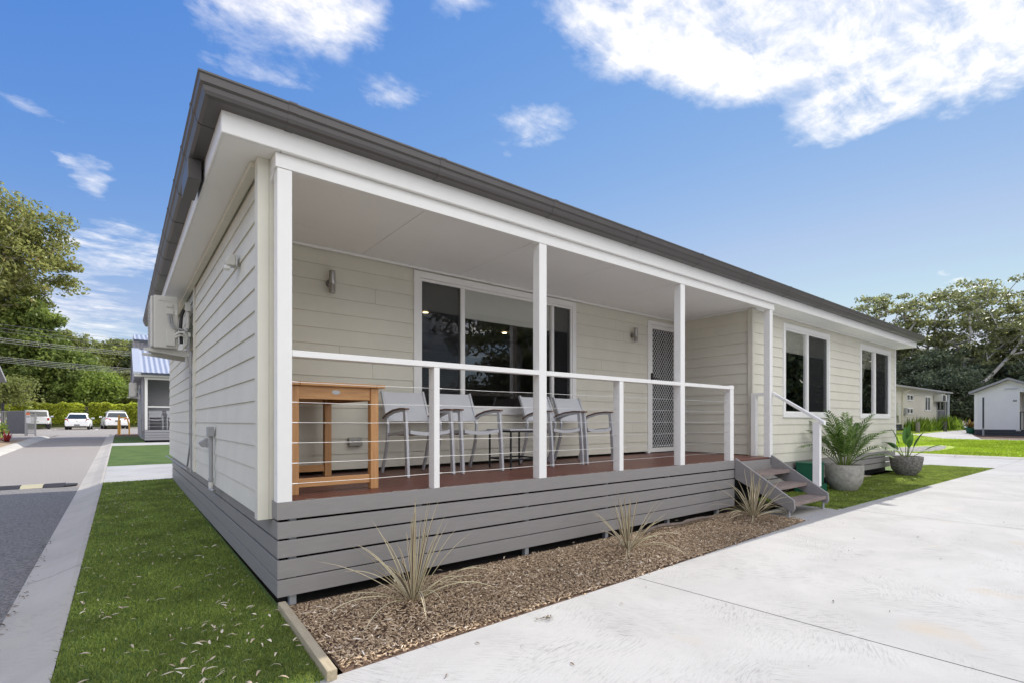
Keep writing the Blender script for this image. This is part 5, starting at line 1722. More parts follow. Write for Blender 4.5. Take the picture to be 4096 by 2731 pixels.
f2 = make_tree('forest_tree', fl, (-1.0, 82, .6), 13, 0.28, (3.6, 3.3, 2.0, 11.5), 110, 130, 0.45, leaf_forest, bark_m, 13, 0.4, 1.25, group=fg)
f3 = make_tree('forest_tree', fl, (2.6, 79, .6), 13, 0.28, (3.2, 3.3, 1.5, 11.0), 110, 130, 0.42, leaf_under, bark_m, 14, 0.5, 1.3, group=fg)
k = 0
for (x, y, s_) in ((-13, 88, 1.15), (-17, 82, 1.1), (-22, 84, 1.2), (-10, 80, .95), (-3.7, 79, .86), (0.8, 88, 1.0), (5.5, 82, 1.0), (-7, 92, 1.1), (-2, 94, 1.12), (3, 94, 1.05), (9, 86, 1.1), (-14, 75, .9), (-18.5, 73, 1.0), (-0.2, 75.5, .62), (2.8, 74.5, .66), (-6.8, 77, .7), (-11, 77, .62)):
    o = dup((f1, f2, f3)[k % 3], (x, y, .6), k * 2.1, None, s_); k += 1

# hedges
def hedge(label, x0, x1, y0, y1, z0, z1, seed):
    t = thing('hedge', label, 'hedge', (0, 0, 0))
    b = MB(); b.box((x0 + .15, y0 + .15, z0), (x1 - .15, y1 - .15, z1 - .2)); b.build('stem_mass', mat('hedge_core_%d' % seed, (0.09, 0.11, 0.03), 0.95), t)
    g = np.random.default_rng(seed)
    n = int((x1 - x0) * 2600)
    f_ = g.random(n)
    x = g.uniform(x0, x1, n); y = g.uniform(y0, y1, n); z = z0 + (z1 - z0) * g.uniform(0.12, 1, n) ** 0.8
    top_ = f_ < 0.33
    z[top_] = z1 + g.normal(0, .05, top_.sum()); 
    fr = (f_ >= 0.33) & (f_ < 0.9)
    y[fr] = y0 + np.abs(g.normal(0, .12, fr.sum()))
    en = f_ >= 0.9
    x[en] = np.where(g.random(en.sum()) < .5, x0, x1) + g.normal(0, .07, en.sum())
    wob = 0.10 * np.sin(x * 2.1 + seed) + .07 * np.sin(x * 5.3)
    z += wob * (z > z1 - .3); y += 0.09 * np.sin(x * 3.7 + z * 4)
    P_ = np.stack([x, y, z], 1)
    V, F = leaf_quads(g, P_, np.full(n, 0.12), 1, 0.23, 1, 0.8)
    npmesh('foliage', V, 4, F, hedge_m, t)
hedge('long clipped yellow-green hedge behind the white ute', -22, -4.0, 67, 68.2, .55, 2.92, 31)
hedge('clipped yellow-green hedge behind the white station wagon, right of the dark pier', -3.45, 3.4, 67, 68.2, .55, 3.0, 32)
b = MB(); b.box((-4.05, 67.2, .4), (-3.4, 67.9, 2.72)); b.box((-4.10, 67.15, 2.721), (-3.35, 67.95, 2.80)); tag(b.build('stone_pier', stone_d, None, .01), 'dark stone pier in the gap between the two hedges', 'pier')

# power lines
PL = [(10.25, 66.5, .014), (9.88, 66.7, .014), (9.6, 66.9, .014), (8.88, 66.2, .018), (8.72, 66.3, .018), (8.52, 66.4, .016), (7.02, 65.6, .018), (6.86, 65.7, .018), (6.70, 65.8, .018), (6.54, 65.9, .016)]
for z, y, r_ in PL:
    b = MB(); b.tube([(-30 + 4 * k, y, z + .0022 * ((-30 + 4 * k) - 6) ** 2 - 0.12) for k in range(19)], r_, 5)
    lab = 'thin power line crossing the sky above the left trees' if z > 9 else ('power line in the middle bundle crossing in front of the left trees' if z > 8 else 'power line in the lowest bundle crossing in front of the left trees')
    tag(b.build('power_line', mat('wire_pale', (0.42, 0.42, 0.40), 0.6) if z < 9 else mat('wire_grey', (0.2, 0.2, 0.22), 0.6)), lab, 'power line', 'thin power lines above the left trees' if z > 9 else ('middle bundle of power lines' if z > 8 else 'lowest bundle of power lines'))

# ------------------------------------------------------------------ cars, seen from behind
def car(label, loc, kind, rz=0.0, tray=False):
    """local frame: rear bumper at y=0, nose towards +y, x across"""
    S = dict(hatch=dict(w=.845, L=3.75, zb=.30, belt=.93, roof=1.50, hood=.92, gr0=.12, gr1=.62, gf1=1.9, gf0=2.75, tw=.58, wr=.30, wy=(.62, 3.08)),
             wagon=dict(w=.95, L=4.75, zb=.34, belt=1.08, roof=1.70, hood=1.08, gr0=.15, gr1=.55, gf1=2.6, gf0=3.4, tw=.66, wr=.37, wy=(.95, 3.85)),
             ute=dict(w=.92, L=5.2, zb=.50, belt=1.12, roof=1.78, hood=1.15, gr0=1.55, gr1=1.78, gf1=2.75, gf0=3.4, tw=.66, wr=.38, wy=(1.15, 4.2)))[kind]
    t = thing('parked_car' if kind != 'ute' else 'parked_ute', label, 'car' if kind != 'ute' else 'ute', loc, rz, None)
    wd, Ln, zb, belt = S['w'], S['L'], S['zb'], S['belt']
    def section(y, hw, zlo, zhi, r_=0.10):
        return [(-hw * .93, y, zlo), (hw * .93, y, zlo), (hw * .99, y, zlo + .12), (hw, y, (zlo + zhi) / 2), (hw * .985, y, zhi - r_), (hw * .90, y, zhi), (-hw * .90, y, zhi), (-hw * .985, y, zhi - r_), (-hw, y, (zlo + zhi) / 2), (-hw * .99, y, zlo + .12)]
    st_ = [(0.0, wd * .93, zb + .06, belt - .14), (0.04, wd * .965, zb, belt - .05), (0.14, wd * .99, zb, belt), (0.6, wd, zb - .04, belt), (Ln * .5, wd, zb - .06, belt), (Ln * .74, wd, zb - .04, S['hood']), (Ln * .93, wd * .96, zb, S['hood'] - .10), (Ln, wd * .82, zb + .08, S['hood'] - .26)]
    b = MB()
    rings = [section(*q) for q in st_]
    n = 10
    vs = [p for r_ in rings for p in r_]
    fs = [(i * n + k, i * n + (k + 1) % n, (i + 1) * n + (k + 1) % n, (i + 1) * n + k) for i in range(len(rings) - 1) for k in range(n)]
    fs += [tuple(range(n - 1, -1, -1)), tuple((len(rings) - 1) * n + k for k in range(n))]
    b.add(vs, fs)
    if kind != 'ute':
        # greenhouse shell
        def gring(y, z, hw): return [(-hw, y, z), (hw, y, z)]
        lo = [(S['gr0'], wd * .90), (S['gr1'] + .2, wd * .93), (S['gf1'], wd * .93), (S['gf0'], wd * .86)]
        hi = [(S['gr1'], S['tw'] * .98), (S['gr1'] + .25, S['tw'] * 1.02), (S['gf1'], S['tw'] * 1.02), (S['gf1'] + .05, S['tw'] * .96)]
        zr = [S['roof'] - .04, S['roof'], S['roof'] - .01, S['roof'] - .05]
        vs = []
        for (yl, wl), (yh, wh), z in zip(lo, hi, zr):
            vs += [(-wl, yl, belt - .01), (-wh - .05, yh, z - .06), (-wh + .05, yh, z), (wh - .05, yh, z), (wh + .05, yh, z - .06), (wl, yl, belt - .01)]
        fs = [(i * 6 + k, i * 6 + k + 1, (i + 1) * 6 + k + 1, (i + 1) * 6 + k) for i in range(3) for k in range(5)]
        fs += [(0, 1, 2, 3, 4, 5)[::-1], (18, 19, 20, 21, 22, 23)]
        b.add(vs, fs)
    else:
        # canopy over the tray and the cab
        for (ya, yb_, w0, w1, ra, rb_) in ((0.10, 1.62, wd * .90, .74, .10, .02), (1.66, 3.35, wd * .92, S['tw'] + .04, .06, .62)):
            vs = []
            for (y0_, y1_, ) in ((ya, ya + ra), (yb_, yb_ - rb_)):
                vs += [(-w0, y0_, belt - .01), (-w1 - .03, y1_, S['roof'] - .07), (-w1 + .06, y1_, S['roof']), (w1 - .06, y1_, S['roof']), (w1 + .03, y1_, S['roof'] - .07), (w0, y0_, belt - .01)]
            b.add(vs, [(k, k + 1, 6 + k + 1, 6 + k) for k in range(5)] + [(5, 4, 3, 2, 1, 0), (6, 7, 8, 9, 10, 11)])
    b.build('body', paint_car, t, 0.03, True, seg=2)
    # rear window, slightly proud of the shell
    def rear_quad(y0_, z0_, w0_, y1_, z1_, w1_, th=.006):
        g = MB(); g.hexa([(-w0_, y0_, z0_), (w0_, y0_, z0_), (w0_, y0_ + th, z0_), (-w0_, y0_ + th, z0_), (-w1_, y1_, z1_), (w1_, y1_, z1_), (w1_, y1_ + th, z1_), (-w1_, y1_ + th, z1_)])
        return g
    def lerp(a, c, q): return a + (c - a) * q
    ra, rb_ = (S['gr0'], S['gr1']) if kind != 'ute' else (.10, .20)
    ztop = S['roof'] - .05
    q0, q1 = .10, .84
    y0_ = lerp(ra, rb_, q0) - .022; y1_ = lerp(ra, rb_, q1) - .022
    z0_ = lerp(belt, ztop, q0); z1_ = lerp(belt, ztop, q1)
    wlo = lerp(wd * .90, S['tw'] * .98 if kind != 'ute' else .74, q0) - .06; whi = lerp(wd * .90, S['tw'] * .98 if kind != 'ute' else .74, q1) - .05
    rear_quad(y0_, z0_, wlo, y1_, z1_, whi).build('rear_window', car_glass, t, .01)
    for s_ in (-1, 1):
        g = MB()
        if kind != 'ute':
            xl, xh = wd * .925, S['tw'] * 1.02 + .05
            pts_ = [(S['gr1'] + .10, .12), (S['gf0'] - .45, .12), (S['gf1'] - .05, .85), (S['gr1'] + .25, .85)]
        else:
            xl, xh = wd * .92, S['tw'] + .07
            pts_ = [(1.80, .12), (2.95, .12), (2.55, .82), (1.86, .82)]
        v_ = []
        for (y, q) in pts_:
            v_.append((s_ * (lerp(xl, xh, q) + .008), y, lerp(belt, S['roof'] - .06, q)))
        g.add(v_, [(0, 1, 2, 3)]); g.build('side_window', car_glass, t)
        # tail lamp
        g = MB()
        if kind == 'hatch':
            g.hexa([(s_ * .56, -.012, belt - .22), (s_ * .80, .06, belt - .24), (s_ * .80, .16, belt - .24), (s_ * .56, .1, belt - .22), (s_ * .63, .0, belt + .02), (s_ * .80, .06, belt + .04), (s_ * .80, .16, belt + .04), (s_ * .63, .1, belt + .02)])
        elif kind == 'wagon':
            g.hexa([(s_ * .50, -.012, belt - .23), (s_ * .91, .03, belt - .20), (s_ * .91, .2, belt - .20), (s_ * .5, .1, belt - .23), (s_ * .52, -.005, belt - .08), (s_ * .90, .03, belt - .02), (s_ * .90, .2, belt - .02), (s_ * .52, .1, belt - .08)])
        else:
            g.box((s_ * .74, -.012, .82), (s_ * .895, .1, 1.06))
        g.build('tail_lamp', red_m, t, .012)
        g = MB(); yy = (S['gf0'] - .35) if kind != 'ute' else 3.0
        g.box((s_ * (wd * .96), yy, belt + .02), (s_ * (wd + .19), yy + .10, belt + .17)); g.build('door_mirror', paint_car if kind == 'wagon' else galv, t, .03)
        for wy in S['wy']:
            wh = MB(); wh.tube([(s_ * (wd - .20), wy, S['wr']), (s_ * (wd + .005), wy, S['wr'])], S['wr'], 24)
            wo = wh.build('wheel', tyre_m, t, .02)
            wh = MB(); wh.tube([(s_ * (wd - .02), wy, S['wr']), (s_ * (wd + .014), wy, S['wr'])], S['wr'] * .64, 18); wh.build('rim', rim_m, wo, .01)
    g = MB(); g.box((-wd * .92, -.035, zb + .02), (wd * .92, .10, zb + .24)); g.build('rear_bumper', paint_car, t, .035, seg=3)
    g = MB(); g.box((-wd * .75, -.02, zb - .10), (wd * .75, .2, zb + .018)); g.build('rear_valance', car_black, t, .02)
    zp = dict(hatch=zb + .12, wagon=belt - .30, ute=zb + .20)[kind]
    g = MB(); g.box((-.19, -.048, zp - .055), (.19, -.036 if kind != 'wagon' else .02, zp + .055)); g.build('number_plate', plate_l if kind == 'ute' else plate_m, t)
    if kind == 'hatch':
        g = MB(); g.tube([(0, -.004, belt - .16), (0, .05, belt - .16)], .035, 12); g.build('boot_lock', car_black, t)
        g = MB(); g.tube([(0.05, y0_ - .01, z0_ - .0), (-.30, y0_ - .005, z0_ + .03)], .012, 5); g.build('wiper', car_black, t)
    if kind == 'wagon':
        for s_ in (-1, 1):
            g = MB(); g.tube([(s_ * .60, .75, S['roof'] + .01), (s_ * .60, .85, S['roof'] + .07), (s_ * .60, 2.3, S['roof'] + .07), (s_ * .60, 2.4, S['roof'] + .01)], .022, 6); g.build('roof_rail', car_black, t)
        g = MB(); g.box((-.6, .92, S['roof'] + .08), (.6, 1.0, S['roof'] + .11)); g.build('roof_bar', paint_car, t, .01)
        g = MB(); g.box((-.5, .0, zb + .02), (.5, .02, zb + .05)); g.build('exhaust_trim', rim_m, t)
    if kind == 'ute':
        g = MB(); g.box((-.10, -.02, 1.0), (.06, -.004, 1.06)); g.build('tailgate_handle', car_black, t, .01)
        g = MB(); g.box((-.72, -.012, .66), (.72, .004, 1.08)); g.build('tailgate', paint_car, t, .02)
        for q1 in (.60, -.95):
            g = MB(); g.box((q1, .55, .08), (q1 + .35, .57, .45)); g.build('mudflap', car_black, t)
    return t
cz = lambda x, y: hgt(x, y) - 0.095
car('white ute with a canopy parked behind the pool fence gate', (-6.95, 59.8, cz(-7, 60)), 'ute', R(3))
car('small white hatchback parked between the ute and the station wagon', (-3.87, 55.2, cz(-4, 55)), 'hatch', R(-2))
car('white station wagon with a roof bar parked beside the yellow posts', (-1.05, 58.0, cz(-1, 58)), 'wagon', R(6))
car('white car cut off by the left edge of the view, behind the fence bars', (-9.75, 58.5, cz(-9, 58)), 'hatch', R(4))
car('white car standing on the concrete beside the view, seen mirrored in the windows', (17.2, -4.7, 0), 'hatch', R(-90))

# ------------------------------------------------------------------ pool fence, gate, yellow posts
def fence(name, label, cat, a, c, hgt_, solid=(), bars=0.11, posts=True):
    a = Vector(a); c = Vector(c); d = (c - a); Ln = d.length; d.normalize()
    ang = math.atan2(d.y, d.x)
    t = thing(name, label, cat, a, ang)
    b = MB(); b.box((0, -.02, .08), (Ln, .02, .115)); b.box((0, -.02, hgt_ - .035), (Ln, .02, hgt_)); b.build('rail', fence_m, t)
    b = MB()
    x = .06
    while x < Ln:
        b.box((x - .009, -.009, .116), (x + .009, .009, hgt_ - .036)); x += bars
    b.build('bars', fence_m, t)
    for (s0, s1) in solid:
        b = MB(); b.box((s0, -.035, .1), (s1, -.021, hgt_ - .02)); b.build('panel', fence_p, t)
    for x in ((0, Ln) if posts else ()):
        b = MB(); b.box((x - .03, -.03, -.1), (x + .03, .03, hgt_ + .06)); b.build('post', fence_m, t)
    return t
fz = hgt(-5.5, 36) - .05
fence('pool_fence', 'grey bar fence with dark solid panels at the left edge', 'fence', (-8.9, 39.6, fz), (-4.98, 35.1, fz), 1.36, ((4.7, 5.45), (5.47, 5.93)))
fence('pool_gate', 'narrow grey bar gate carrying a small notice, right end of the pool fence', 'gate', (-4.92, 35.0, fz), (-4.48, 34.05, fz), 1.18)
sg = thing('notice_sign', 'small white and orange notice on the pool gate', 'sign', (-4.86, 34.62, fz + .70), math.atan2(-.95, .44))
b = MB(); b.box((-.05, -.03, 0), (.42, -.024, .56)); b.build('sign_board', sign_w, sg)
b = MB(); b.box((-.05, -.034, .42), (.42, -.0305, .56)); b.build('sign_header', sign_o, sg)
b = MB()
for k in range(4):
    b.box((-.01 + .10 * k, -.033, .29), (.06 + .10 * k, -.0305, .36))
b.build('sign_print', sign_k, sg)
b = MB(); b.tube([(-6.55, 40.2, .3), (-6.55, 40.2, 2.35)], .07, 10); tag(b.build('black_post', black_m), 'slim black post behind the pool fence at the left edge', 'post')
yb_ = thing('yellow_bollard', 'two mustard yellow posts joined by a bent rail beside the far end of the lane', 'bollard', (-.88, 32.2, hgt(-.9, 32)))
b = MB(); b.tube([(0, 0, -.05), (0, 0, .78)], .075, 14); b.tube([(0, 0, .7801), (0, 0, .80)], .082, 14); b.build('post', yellow_m, yb_, .008)
b = MB(); b.box((-.05, -.04, .801), (.035, .04, 1.10)); b.tube([(0.0, 0, .94), (.30, 0, .94), (.36, 0, .90), (.44, 0, .55), (.46, 0, -.05)], .038, 8); b.build('bent_rail', yellow_m, yb_)

# garden bed at the left
def spiky(name, label, loc, n, Lf, wdt, m, seed, cat='plant', el=(25, 85), droop=.05):
    r_ = random.Random(seed); t = thing(name, label, cat, loc); b = MB()
    for i in range(n):
        a = r_.uniform(0, 6.283); e = R(r_.uniform(*el)); d = Vector((math.cos(a) * math.cos(e), math.sin(a) * math.cos(e), math.sin(e))); p = Vector((r_.gauss(0, .03), r_.gauss(0, .03), 0)); l_ = Lf * r_.uniform(.6, 1.1)
        side = Vector((-math.sin(a), math.cos(a), 0)); o = len(b.v); K = 6
        for k in range(K + 1):
            q = k / K; ww = wdt * (.5 + q) * (1 - q ** 3) + .001
            b.v += [tuple(p - side * ww), tuple(p + side * ww)]
            d = (d + Vector((0, 0, -droop * (1 + q)))).normalized(); p = p + d * l_ / K
        for k in range(K): b.f.append((o + 2 * k, o + 2 * k + 1, o + 2 * k + 3, o + 2 * k + 2)); b.m.append(0)
    b.build('foliage', m, t); return t
gz = lambda x, y: hgt(x, y) - .02
spiky('red_cordyline', 'red cordyline at the left edge, nearest the green shrub', (-4.55, 22.6, gz(-4.5, 22)), 22, .55, .03, red_leaf, 41)
spiky('red_cordyline', 'red cordyline beside the left kerb, right of the other red one', (-4.45, 25.3, gz(-4.5, 25)), 22, .5, .03, red_leaf, 42)
spiky('green_spiky_plant', 'tall narrow bright green plant behind the red cordylines', (-4.95, 25.8, gz(-5, 26)), 14, .95, .025, strap_m, 43, el=(60, 88))
make_tree('green_shrub', 'low leafy green shrub at the left edge by the garden bed', (-5.4, 26.2, gz(-5, 26)), 1, .03, (.8, .7, .15, .75), 30, 60, .14, leaf_lime, bark_d, 45, .8, .3, cat='shrub')

# ------------------------------------------------------------------ right background: beige cabin
bg_ = thing('cabin', 'beige weatherboard cabin with a white roof behind the far right corner', 'cabin')
BX0, BX1, BY = 36.0, 54.7, 7.40
opn = [(43.66, 45.33, 2.14, 2.60), (43.66, 45.33, 1.70, 2.18)]
wins = [(43.70, 45.30, 2.68, 3.17), (43.70, 45.30, 1.72, 2.18), (48.35, 49.95, 2.0, 3.17)]
b = MB(); clad(b, (0, BY, 0), (1, 0, 0), (0, -1, 0), BX0, 51.8, 1.0, 3.62, [(q[0], q[1], q[2], q[3]) for q in wins], exposure=.165, t_bot=.03); b.build('wall', beige_m, bg_)
b = MB(); b.box((51.8, BY + 1.2, .6), (BX1, BY + 4.0, 3.4)); b.box((BX0, BY + 3.9, .6), (51.8, BY + 4, 3.6)); b.box((51.75, BY + .02, .7), (51.8, BY + 1.2, 3.6)); b.box((51.8, BY, 3.28), (BX1, BY + .06, 3.62)); b.build('porch_wall', beige_m, bg_)
b = MB()
for k in range(3): b.box((BX0, BY + .01, .98 - .13 * (k + 1)), (BX1, BY + .03, .98 - .13 * k - .02))
b.build('skirting', charcoal, bg_)
for (x0_, x1_, z0_, z1_) in wins:
    f = MB(); tt = .09
    f.box((x0_, BY - .05, z0_), (x0_ + tt, BY + .02, z1_)); f.box((x1_ - tt, BY - .05, z0_), (x1_, BY + .02, z1_)); f.box((x0_ + tt, BY - .05, z1_ - tt), (x1_ - tt, BY + .02, z1_)); f.box((x0_ + tt, BY - .05, z0_), (x1_ - tt, BY + .02, z0_ + tt)); f.box(((x0_ + x1_) / 2 - .06, BY - .045, z0_ + tt), ((x0_ + x1_) / 2 + .06, BY + .02, z1_ - tt))
    wo = f.build('window', white, bg_)
    f = MB(); f.box((x0_ + .05, BY - .005, z0_ + .05), (x1_ - .05, BY + .005, z1_ - .05)); f.build('pane', car_glass, wo)
b = MB(); b.box((51.80, BY - .04, 1.0), (52.05, BY + .1, 3.28)); b.box((54.5, BY - .04, .7), (54.72, BY + .1, 3.28)); b.box((53.2, BY, 1.0), (53.3, BY + .08, 3.28)); b.box((52.06, BY, 2.06), (54.49, BY + .06, 2.14)); b.build('porch_post', fence_m, bg_)
b = MB(); b.box((52.06, BY + .02, 1.0), (54.49, BY + .04, 2.06)); b.build('balustrade_panel', fence_p, bg_)
b = MB(); b.box((51.85, BY + 1.1, 1.0), (54.6, BY + 1.15, 3.2)); b.build('porch_screen', car_glass, bg_)
b = MB(); b.prism([(BX0 - .3, BY - .35, 3.60), (BX0 - .3, BY - .35, 3.68), (BX0 - .3, BY + 2.0, 4.22), (BX0 - .3, BY + 4.4, 3.68), (BX0 - .3, BY + 4.4, 3.60)], (BX1 - BX0 + .7, 0, 0)); b.build('roof', white_roof, bg_)
b = MB(); b.box((BX0 - .3, BY - .44, 3.56), (BX1 + .4, BY - .355, 3.66)); b.build('gutter', grey_roof, bg_)
b = MB(); b.tube([(43.1, BY - .3, 3.56), (43.1, BY - .3, 3.4), (42.6, BY - .06, 3.2), (42.6, BY - .06, .7)], .05, 8); b.build('downpipe', beige_m, bg_)
b = MB(); b.tube([(55.1, BY - .1, 3.5), (55.1, BY - .1, .6)], .10, 8); b.build('downpipe', galv, bg_)
ac2 = thing('air_conditioner', 'box air conditioner on the wall of the beige cabin', 'air conditioner', (51.6, BY - .03, 2.80))
b = MB(); b.box((-.75, -.55, 0), (.75, 0, .55)); b.build('casing', plastic_c, ac2, .02)
b = MB(); 
for k in range(7): b.box((-.65, -.57, .06 + .065 * k), (.25, -.555, .10 + .065 * k))
b.build('grille', black_m, ac2)
mb_ = thing('meter_box', 'grey meter box low on the wall of the beige cabin', 'meter box', (43.2, BY - .03, 1.7))
b = MB(); b.box((-.25, -.14, 0), (.25, 0, .45)); b.build('box', plastic_g, mb_, .01)
mb_ = thing('meter_box', 'pale meter box at the near end of the beige cabin wall', 'meter box', (41.3, BY - .03, 1.6))
b = MB(); b.box((-.35, -.2, 0), (.35, 0, .8)); b.build('box', plastic_c, mb_, .01)
b = MB(); b.tube([(0, -.1, 0), (0.05, -.1, -.5)], .05, 6); b.build('pipe', plastic_g, mb_)
for (x, y, lb) in ((42.0, 6.35, 'weathered timber post standing nearest the beige cabin downpipe'), (48.0, 6.10, 'dark timber post between the strappy green plants by the beige cabin')):
    b = MB(); z = hgt(x, y); b.tube([(x, y, z - .1), (x, y, z + .70)], .12, 10)
    tag(b.build('timber_post', timber_g if x < 45 else mat('dark_timber', (0.12, 0.11, 0.09), .9), None, .01), lb, 'post')
def clump(label, x0, x1, y, n, Lf, seed):
    r_ = random.Random(seed); t = thing('strappy_plant', label, 'plant', ((x0 + x1) / 2, y, hgt((x0 + x1) / 2, y) - .05)); b = MB()
    for i in range(n):
        a = r_.uniform(0, 6.283); e = R(r_.uniform(45, 88)); d = Vector((math.cos(a) * math.cos(e), math.sin(a) * math.cos(e), math.sin(e)))
        p = Vector((r_.uniform(-.5, .5) * (x1 - x0), r_.gauss(0, .3), 0)); l_ = Lf * r_.uniform(.55, 1.15); side = Vector((-math.sin(a), math.cos(a), 0)); o = len(b.v); K = 5
        for k in range(K + 1):
            q = k / K; ww = .045 * (1 - q ** 2) + .004
            b.v += [tuple(p - side * ww), tuple(p + side * ww)]; d = (d + Vector((0, 0, -.10 * q))).normalized(); p = p + d * l_ / K
        for k in range(K): b.f.append((o + 2 * k, o + 2 * k + 1, o + 2 * k + 3, o + 2 * k + 2)); b.m.append(0)
    b.build('foliage', strap_m, t)
clump('row of strappy green plants along the foot of the beige cabin wall', 43.0, 48.0, 6.95, 420, .95, 61)
clump('clump of strappy green plants at the porch end of the beige cabin', 49.6, 54.5, 6.75, 420, 1.1, 62)

# white cabin
wc = thing('cabin', 'white weatherboard cabin with a low gable and charcoal base at the right edge', 'cabin')
WX, WY0, WY1, WZ0, WZ1, WZE, WZP, WYP = 46.9, 0.78, 4.25, .22, .64, 3.22, 4.02, 2.516
b = MB(); clad(b, (WX, 0, 0), (0, 1, 0), (-1, 0, 0), 2.02, WY1, WZ1, WZE, exposure=.16, t_bot=.02); b.build('wall', white_w, wc)
b = MB(); clad(b, (WX + 1.4, 0, 0), (0, 1, 0), (-1, 0, 0), WY0, 2.02, WZ1, WZE, exposure=.16); b.build('wall', white_w, wc)
b = MB(); b.prism([(WX - .01, WY0, WZE), (WX - .01, WY1, WZE), (WX - .01, WYP, WZP)], (.1, 0, 0)); b.box((WX - .01, WY0, 3.28 - .1), (WX + .1, 2.02, WZE)); b.box((WX + .02, 2.0, WZ1), (WX + 1.4, 2.03, WZE)); b.box((WX + .02, WY1 - .03, WZ1), (WX + 10, WY1, WZE)); b.box((WX + 1.45, WY0, WZ1), (WX + 10, WY0 + .03, WZE)); b.box((WX + 9.9, WY0, WZ1), (WX + 10, WY1, WZE)); b.build('wall', white_w, wc)
b = MB(); b.box((WX - .045, WY1 - .15, WZ1), (WX - .005, WY1 + .03, WZE)); b.box((WX - .045, 2.0, WZ1), (WX - .005, 2.11, WZE)); b.build('corner_trim', white, wc)
b = MB()
for k in range(3): b.box((WX - .01, WY0, WZ1 - .14 * (k + 1) + .02), (WX + .02, WY1 + .02, WZ1 - .14 * k))
b.build('skirting', charcoal, wc)
b = MB(); b.box((WX + .1, WY0, .2), (WX + .12, WY1, WZ1)); b.build('underfloor_shade_sheet', dark, wc)  # near-black sheet, coloured as the shade behind this skirting
b = MB(); b.prism([(WX - .35, WY0 - .28, WZE - .09), (WX - .35, WY0 - .28, WZE + .06), (WX - .35, WYP, WZP + .16), (WX - .35, WY1 + .28, WZE + .06), (WX - .35, WY1 + .28, WZE - .09), (WX - .35, WYP, WZP + .01)], (10.6, 0, 0)); b.build('roof', grey_roof, wc)
b = MB(); b.box((WX - .02, .9, WZ1), (WX + .03, .96, 1.86)); b.box((WX - .02, 1.94, WZ1), (WX + .05, 2.0, 1.86)); b.box((WX - .02, .9, 1.80), (WX + .05, 2.0, 1.86))
for k in range(7): b.box((WX, 1.02 + .13 * k, WZ1 + .05), (WX + .02, 1.05 + .13 * k, 1.80))
b.build('porch_railing', charcoal, wc)
b = MB(); b.box((WX - .055, 2.13, 3.38), (WX - .03, 2.75, 3.46)); b.build('vent_strip', nb_roof, wc)
b = MB(); b.box((WX - .05, 1.95, .55), (WX - .012, 2.18, .63)); b.build('plaque', plastic_c, wc)
hs = thing('house_number', 'small black house number sign reading 44 on the white cabin', 'sign', (WX - .03, 2.23, 2.60))
b = MB(); b.box((-.012, -.085, -.05), (0, .085, .05)); b.build('sign_board', black_m, hs)
cu = bpy.data.curves.new('digits', 'FONT'); cu.body = '44'; cu.size = .12; cu.align_x = 'CENTER'; cu.align_y = 'CENTER'; cu.extrude = .002
to = bpy.data.objects.new('digits_tmp', cu); COL.objects.link(to)
me = bpy.data.meshes.new_from_object(to.evaluated_get(bpy.context.evaluated_depsgraph_get()))
bpy.data.objects.remove(to)
me.materials.clear(); me.materials.append(white)
dg = bpy.data.objects.new('digits', me); COL.objects.link(dg); dg.parent = hs; dg.rotation_euler = (R(90), 0, R(-90)); dg.location = (-.016, 0, 0)
b = MB(); b.tube([(46.3, 3.72, .1), (46.3, 3.72, .75)], .055, 10, 0); b.tube([(46.3, 3.72, .75), (46.3, 3.72, 2.86)], .05, 10, 1); tag(b.build('service_pole', [nb_skirt, charcoal], None), 'slim dark pole standing in front of the white cabin', 'pole')
spiky('bronze_plant', 'bronze-leaved plant in a green tub left of the white cabin', (48.6, 4.75, hgt(48.6, 4.75) + .38), 40, .75, .07, leaf_mat('bronze_leaf', (0.16, 0.08, 0.03), (0.34, 0.26, 0.07), .3), 71)
tg = MB(); tg.lathe([(.001, 0), (.24, 0), (.30, .42), (.27, .42), (.25, .36), (.001, .36)], (48.6, 4.75, hgt(48.6, 4.75)), 20); tag(tg.build('plant_tub', green_box_m, None, 0, True), 'green tub beside the left corner of the white cabin', 'plant pot')
tg = MB(); tg.lathe([(.001, -.14), (.08, -.13), (.16, -.06), (.18, 0), (.16, .06), (.08, .13), (.001, .14)], (0, 0, 0), 14)
to = tg.build('inflatable_toy', flag_m, None, 0, True); to.scale = (3.6, 1.6, 1.0); to.location = (54.5, 6.0, hgt(54.5, 6.0) + .16); tag(to, 'colourful inflatable lying on the drive past the strappy plants', 'toy')

# right trees: pale-limbed gums with layered crowns, dark understorey
gg = 'pale-limbed gum trees behind the right cabins'
gl = 'tall pale-limbed gum tree in the stand behind the right cabins'
g1 = make_tree('gum_tree', 'gum tree with a wide flat spreading crown, leftmost behind the cream cabin eave', (73, 15.2, .5), 17, .36, (6.4, 6.4, 7.6, 16.2), 120, 62, .40, leaf_gum, bark_m, 101, .32, 0.95, (-1.0, 2.0), shell=.55, trunk_frac=.10, thin=.95, upbias=1.0)
g2 = make_tree('gum_tree', gl, (76, 10.5, .5), 17.5, .38, (6.2, 6.0, 6.5, 17.0), 135, 62, .40, leaf_gum, bark_m, 102, .34, 1.0, (0, -1), group=gg, shell=.5, trunk_frac=.12, thin=.95, upbias=1.0)
g3 = make_tree('gum_tree', gl, (79, 5.6, .5), 17, .36, (5.8, 5.8, 6.0, 16.6), 130, 62, .40, leaf_gum, bark_m, 103, .34, 1.0, (0, 1.5), group=gg, shell=.5, trunk_frac=.12, thin=.95, upbias=1.0)
k = 0
for (x, y, s_) in ((83, 0.0, .97), (88, -6, 1.0), (74, 5.0, .66), (79, 14.5, .72), (70, 18.5, .60)):
    o = dup((g2, g3)[k % 2], (x, y, .5), 1.3 + k * 1.9, gl, s_); k += 1

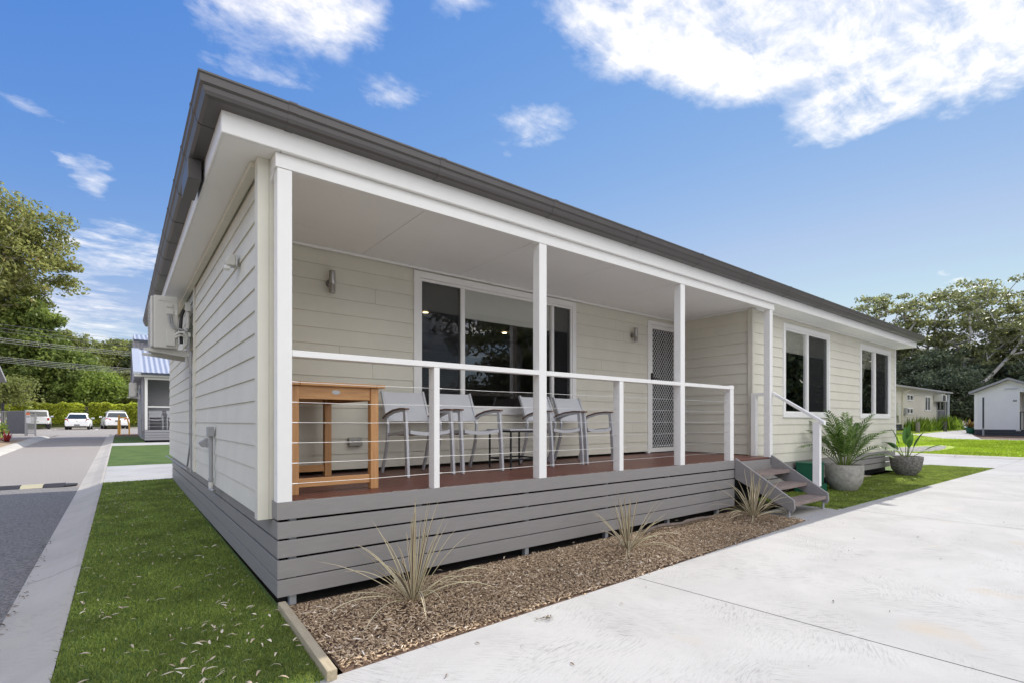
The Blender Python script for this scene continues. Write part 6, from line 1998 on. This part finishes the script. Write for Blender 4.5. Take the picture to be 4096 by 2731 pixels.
ug = 'dark understorey trees behind the right cabins'; ul = 'dark dense understorey tree behind the right cabins'
u1 = make_tree('understorey_tree', ul, (66, 15.5, .5), 7, .16, (3.2, 3.2, .8, 7.0), 90, 120, .40, leaf_under, bark_d, 111, .5, 1.2, group=ug)
u2 = make_tree('understorey_tree', ul, (70, 11.5, .5), 8, .16, (3.4, 3.2, .8, 8.2), 90, 120, .40, leaf_under, bark_d, 112, .5, 1.2, group=ug)
k = 0
for (x, y, s_) in ((72, 8.2, .95), (66, 9.6, .75), (73, 4.6, .95), (70, 1.6, .85), (77, 1.5, 1.1), (77, 14, 1.1), (80, 18.5, 1.1), (82, 10, 1.2), (84, 5, 1.25), (86, -2, 1.2), (63, 19, 1.0), (92, 12, 1.25)):
    dup((u1, u2)[k % 2], (x, y, .5), k * 1.7, None, s_); k += 1
b = MB(); b.tube([(64.5, 9.8, 2.0), (67, 8.7, 3.4), (70, 7.0, 5.6), (72, 5.6, 8.0), (73.2, 4.4, 10.4), (74, 3.0, 11.6)], [.23, .21, .18, .15, .11, .06], 8); b.tube([(72, 5.6, 8.0), (73.5, 4.2, 8.6), (75, 2.2, 9.6)], [.15, .12, .07], 6); b.tube([(64.5, 9.8, 2.0), (63.9, 10.1, .3)], [.23, .27], 8)
V, F = leaf_quads(np.random.default_rng(5), np.array([(74, 3.0, 11.8), (75, 2.2, 9.9), (73.5, 3.8, 11.2), (75, 3.2, 12.4)]), np.full(4, 1.2), 110, .42, .4)
lt = thing('leaning_tree', 'pale bare trunk leaning far to the right above the white cabin roof', 'tree', (0, 0, 0)); b.build('trunk', bark_m, lt, 0, True); npmesh('crown', V, 4, F, leaf_gum, lt)

# trees on the camera's side: they show only as reflections in the windows
rg = 'gum trees across the lane, mirrored in the windows'
for k, (x, y, s_) in enumerate(((16.5, -15, .7), (19, -18, .8), (22, -15, .8), (25, -9.6, .75), (33, -12, .9), (30, -16, .8), (41, -9, .8), (46, -14, 1.0))):
    o = dup((g3, g2)[k % 2], (x, y, 0), k * 1.1, 'gum tree across the concrete, seen only mirrored in the windows', s_); o['group'] = rg
for k, (x, y, s_) in enumerate(((17, -16, .7), (20, -16, .75), (23, -17, .8), (29, -9, .8), (34, -12, .9), (40, -12, .9), (45, -10, .9), (52, -12, 1.0))):
    o = dup((u1, u2)[k % 2], (x, y, 0), k * 1.3, 'dark understorey tree across the concrete, seen only mirrored in the windows', s_); o['group'] = 'understorey trees across the lane, mirrored in the windows'
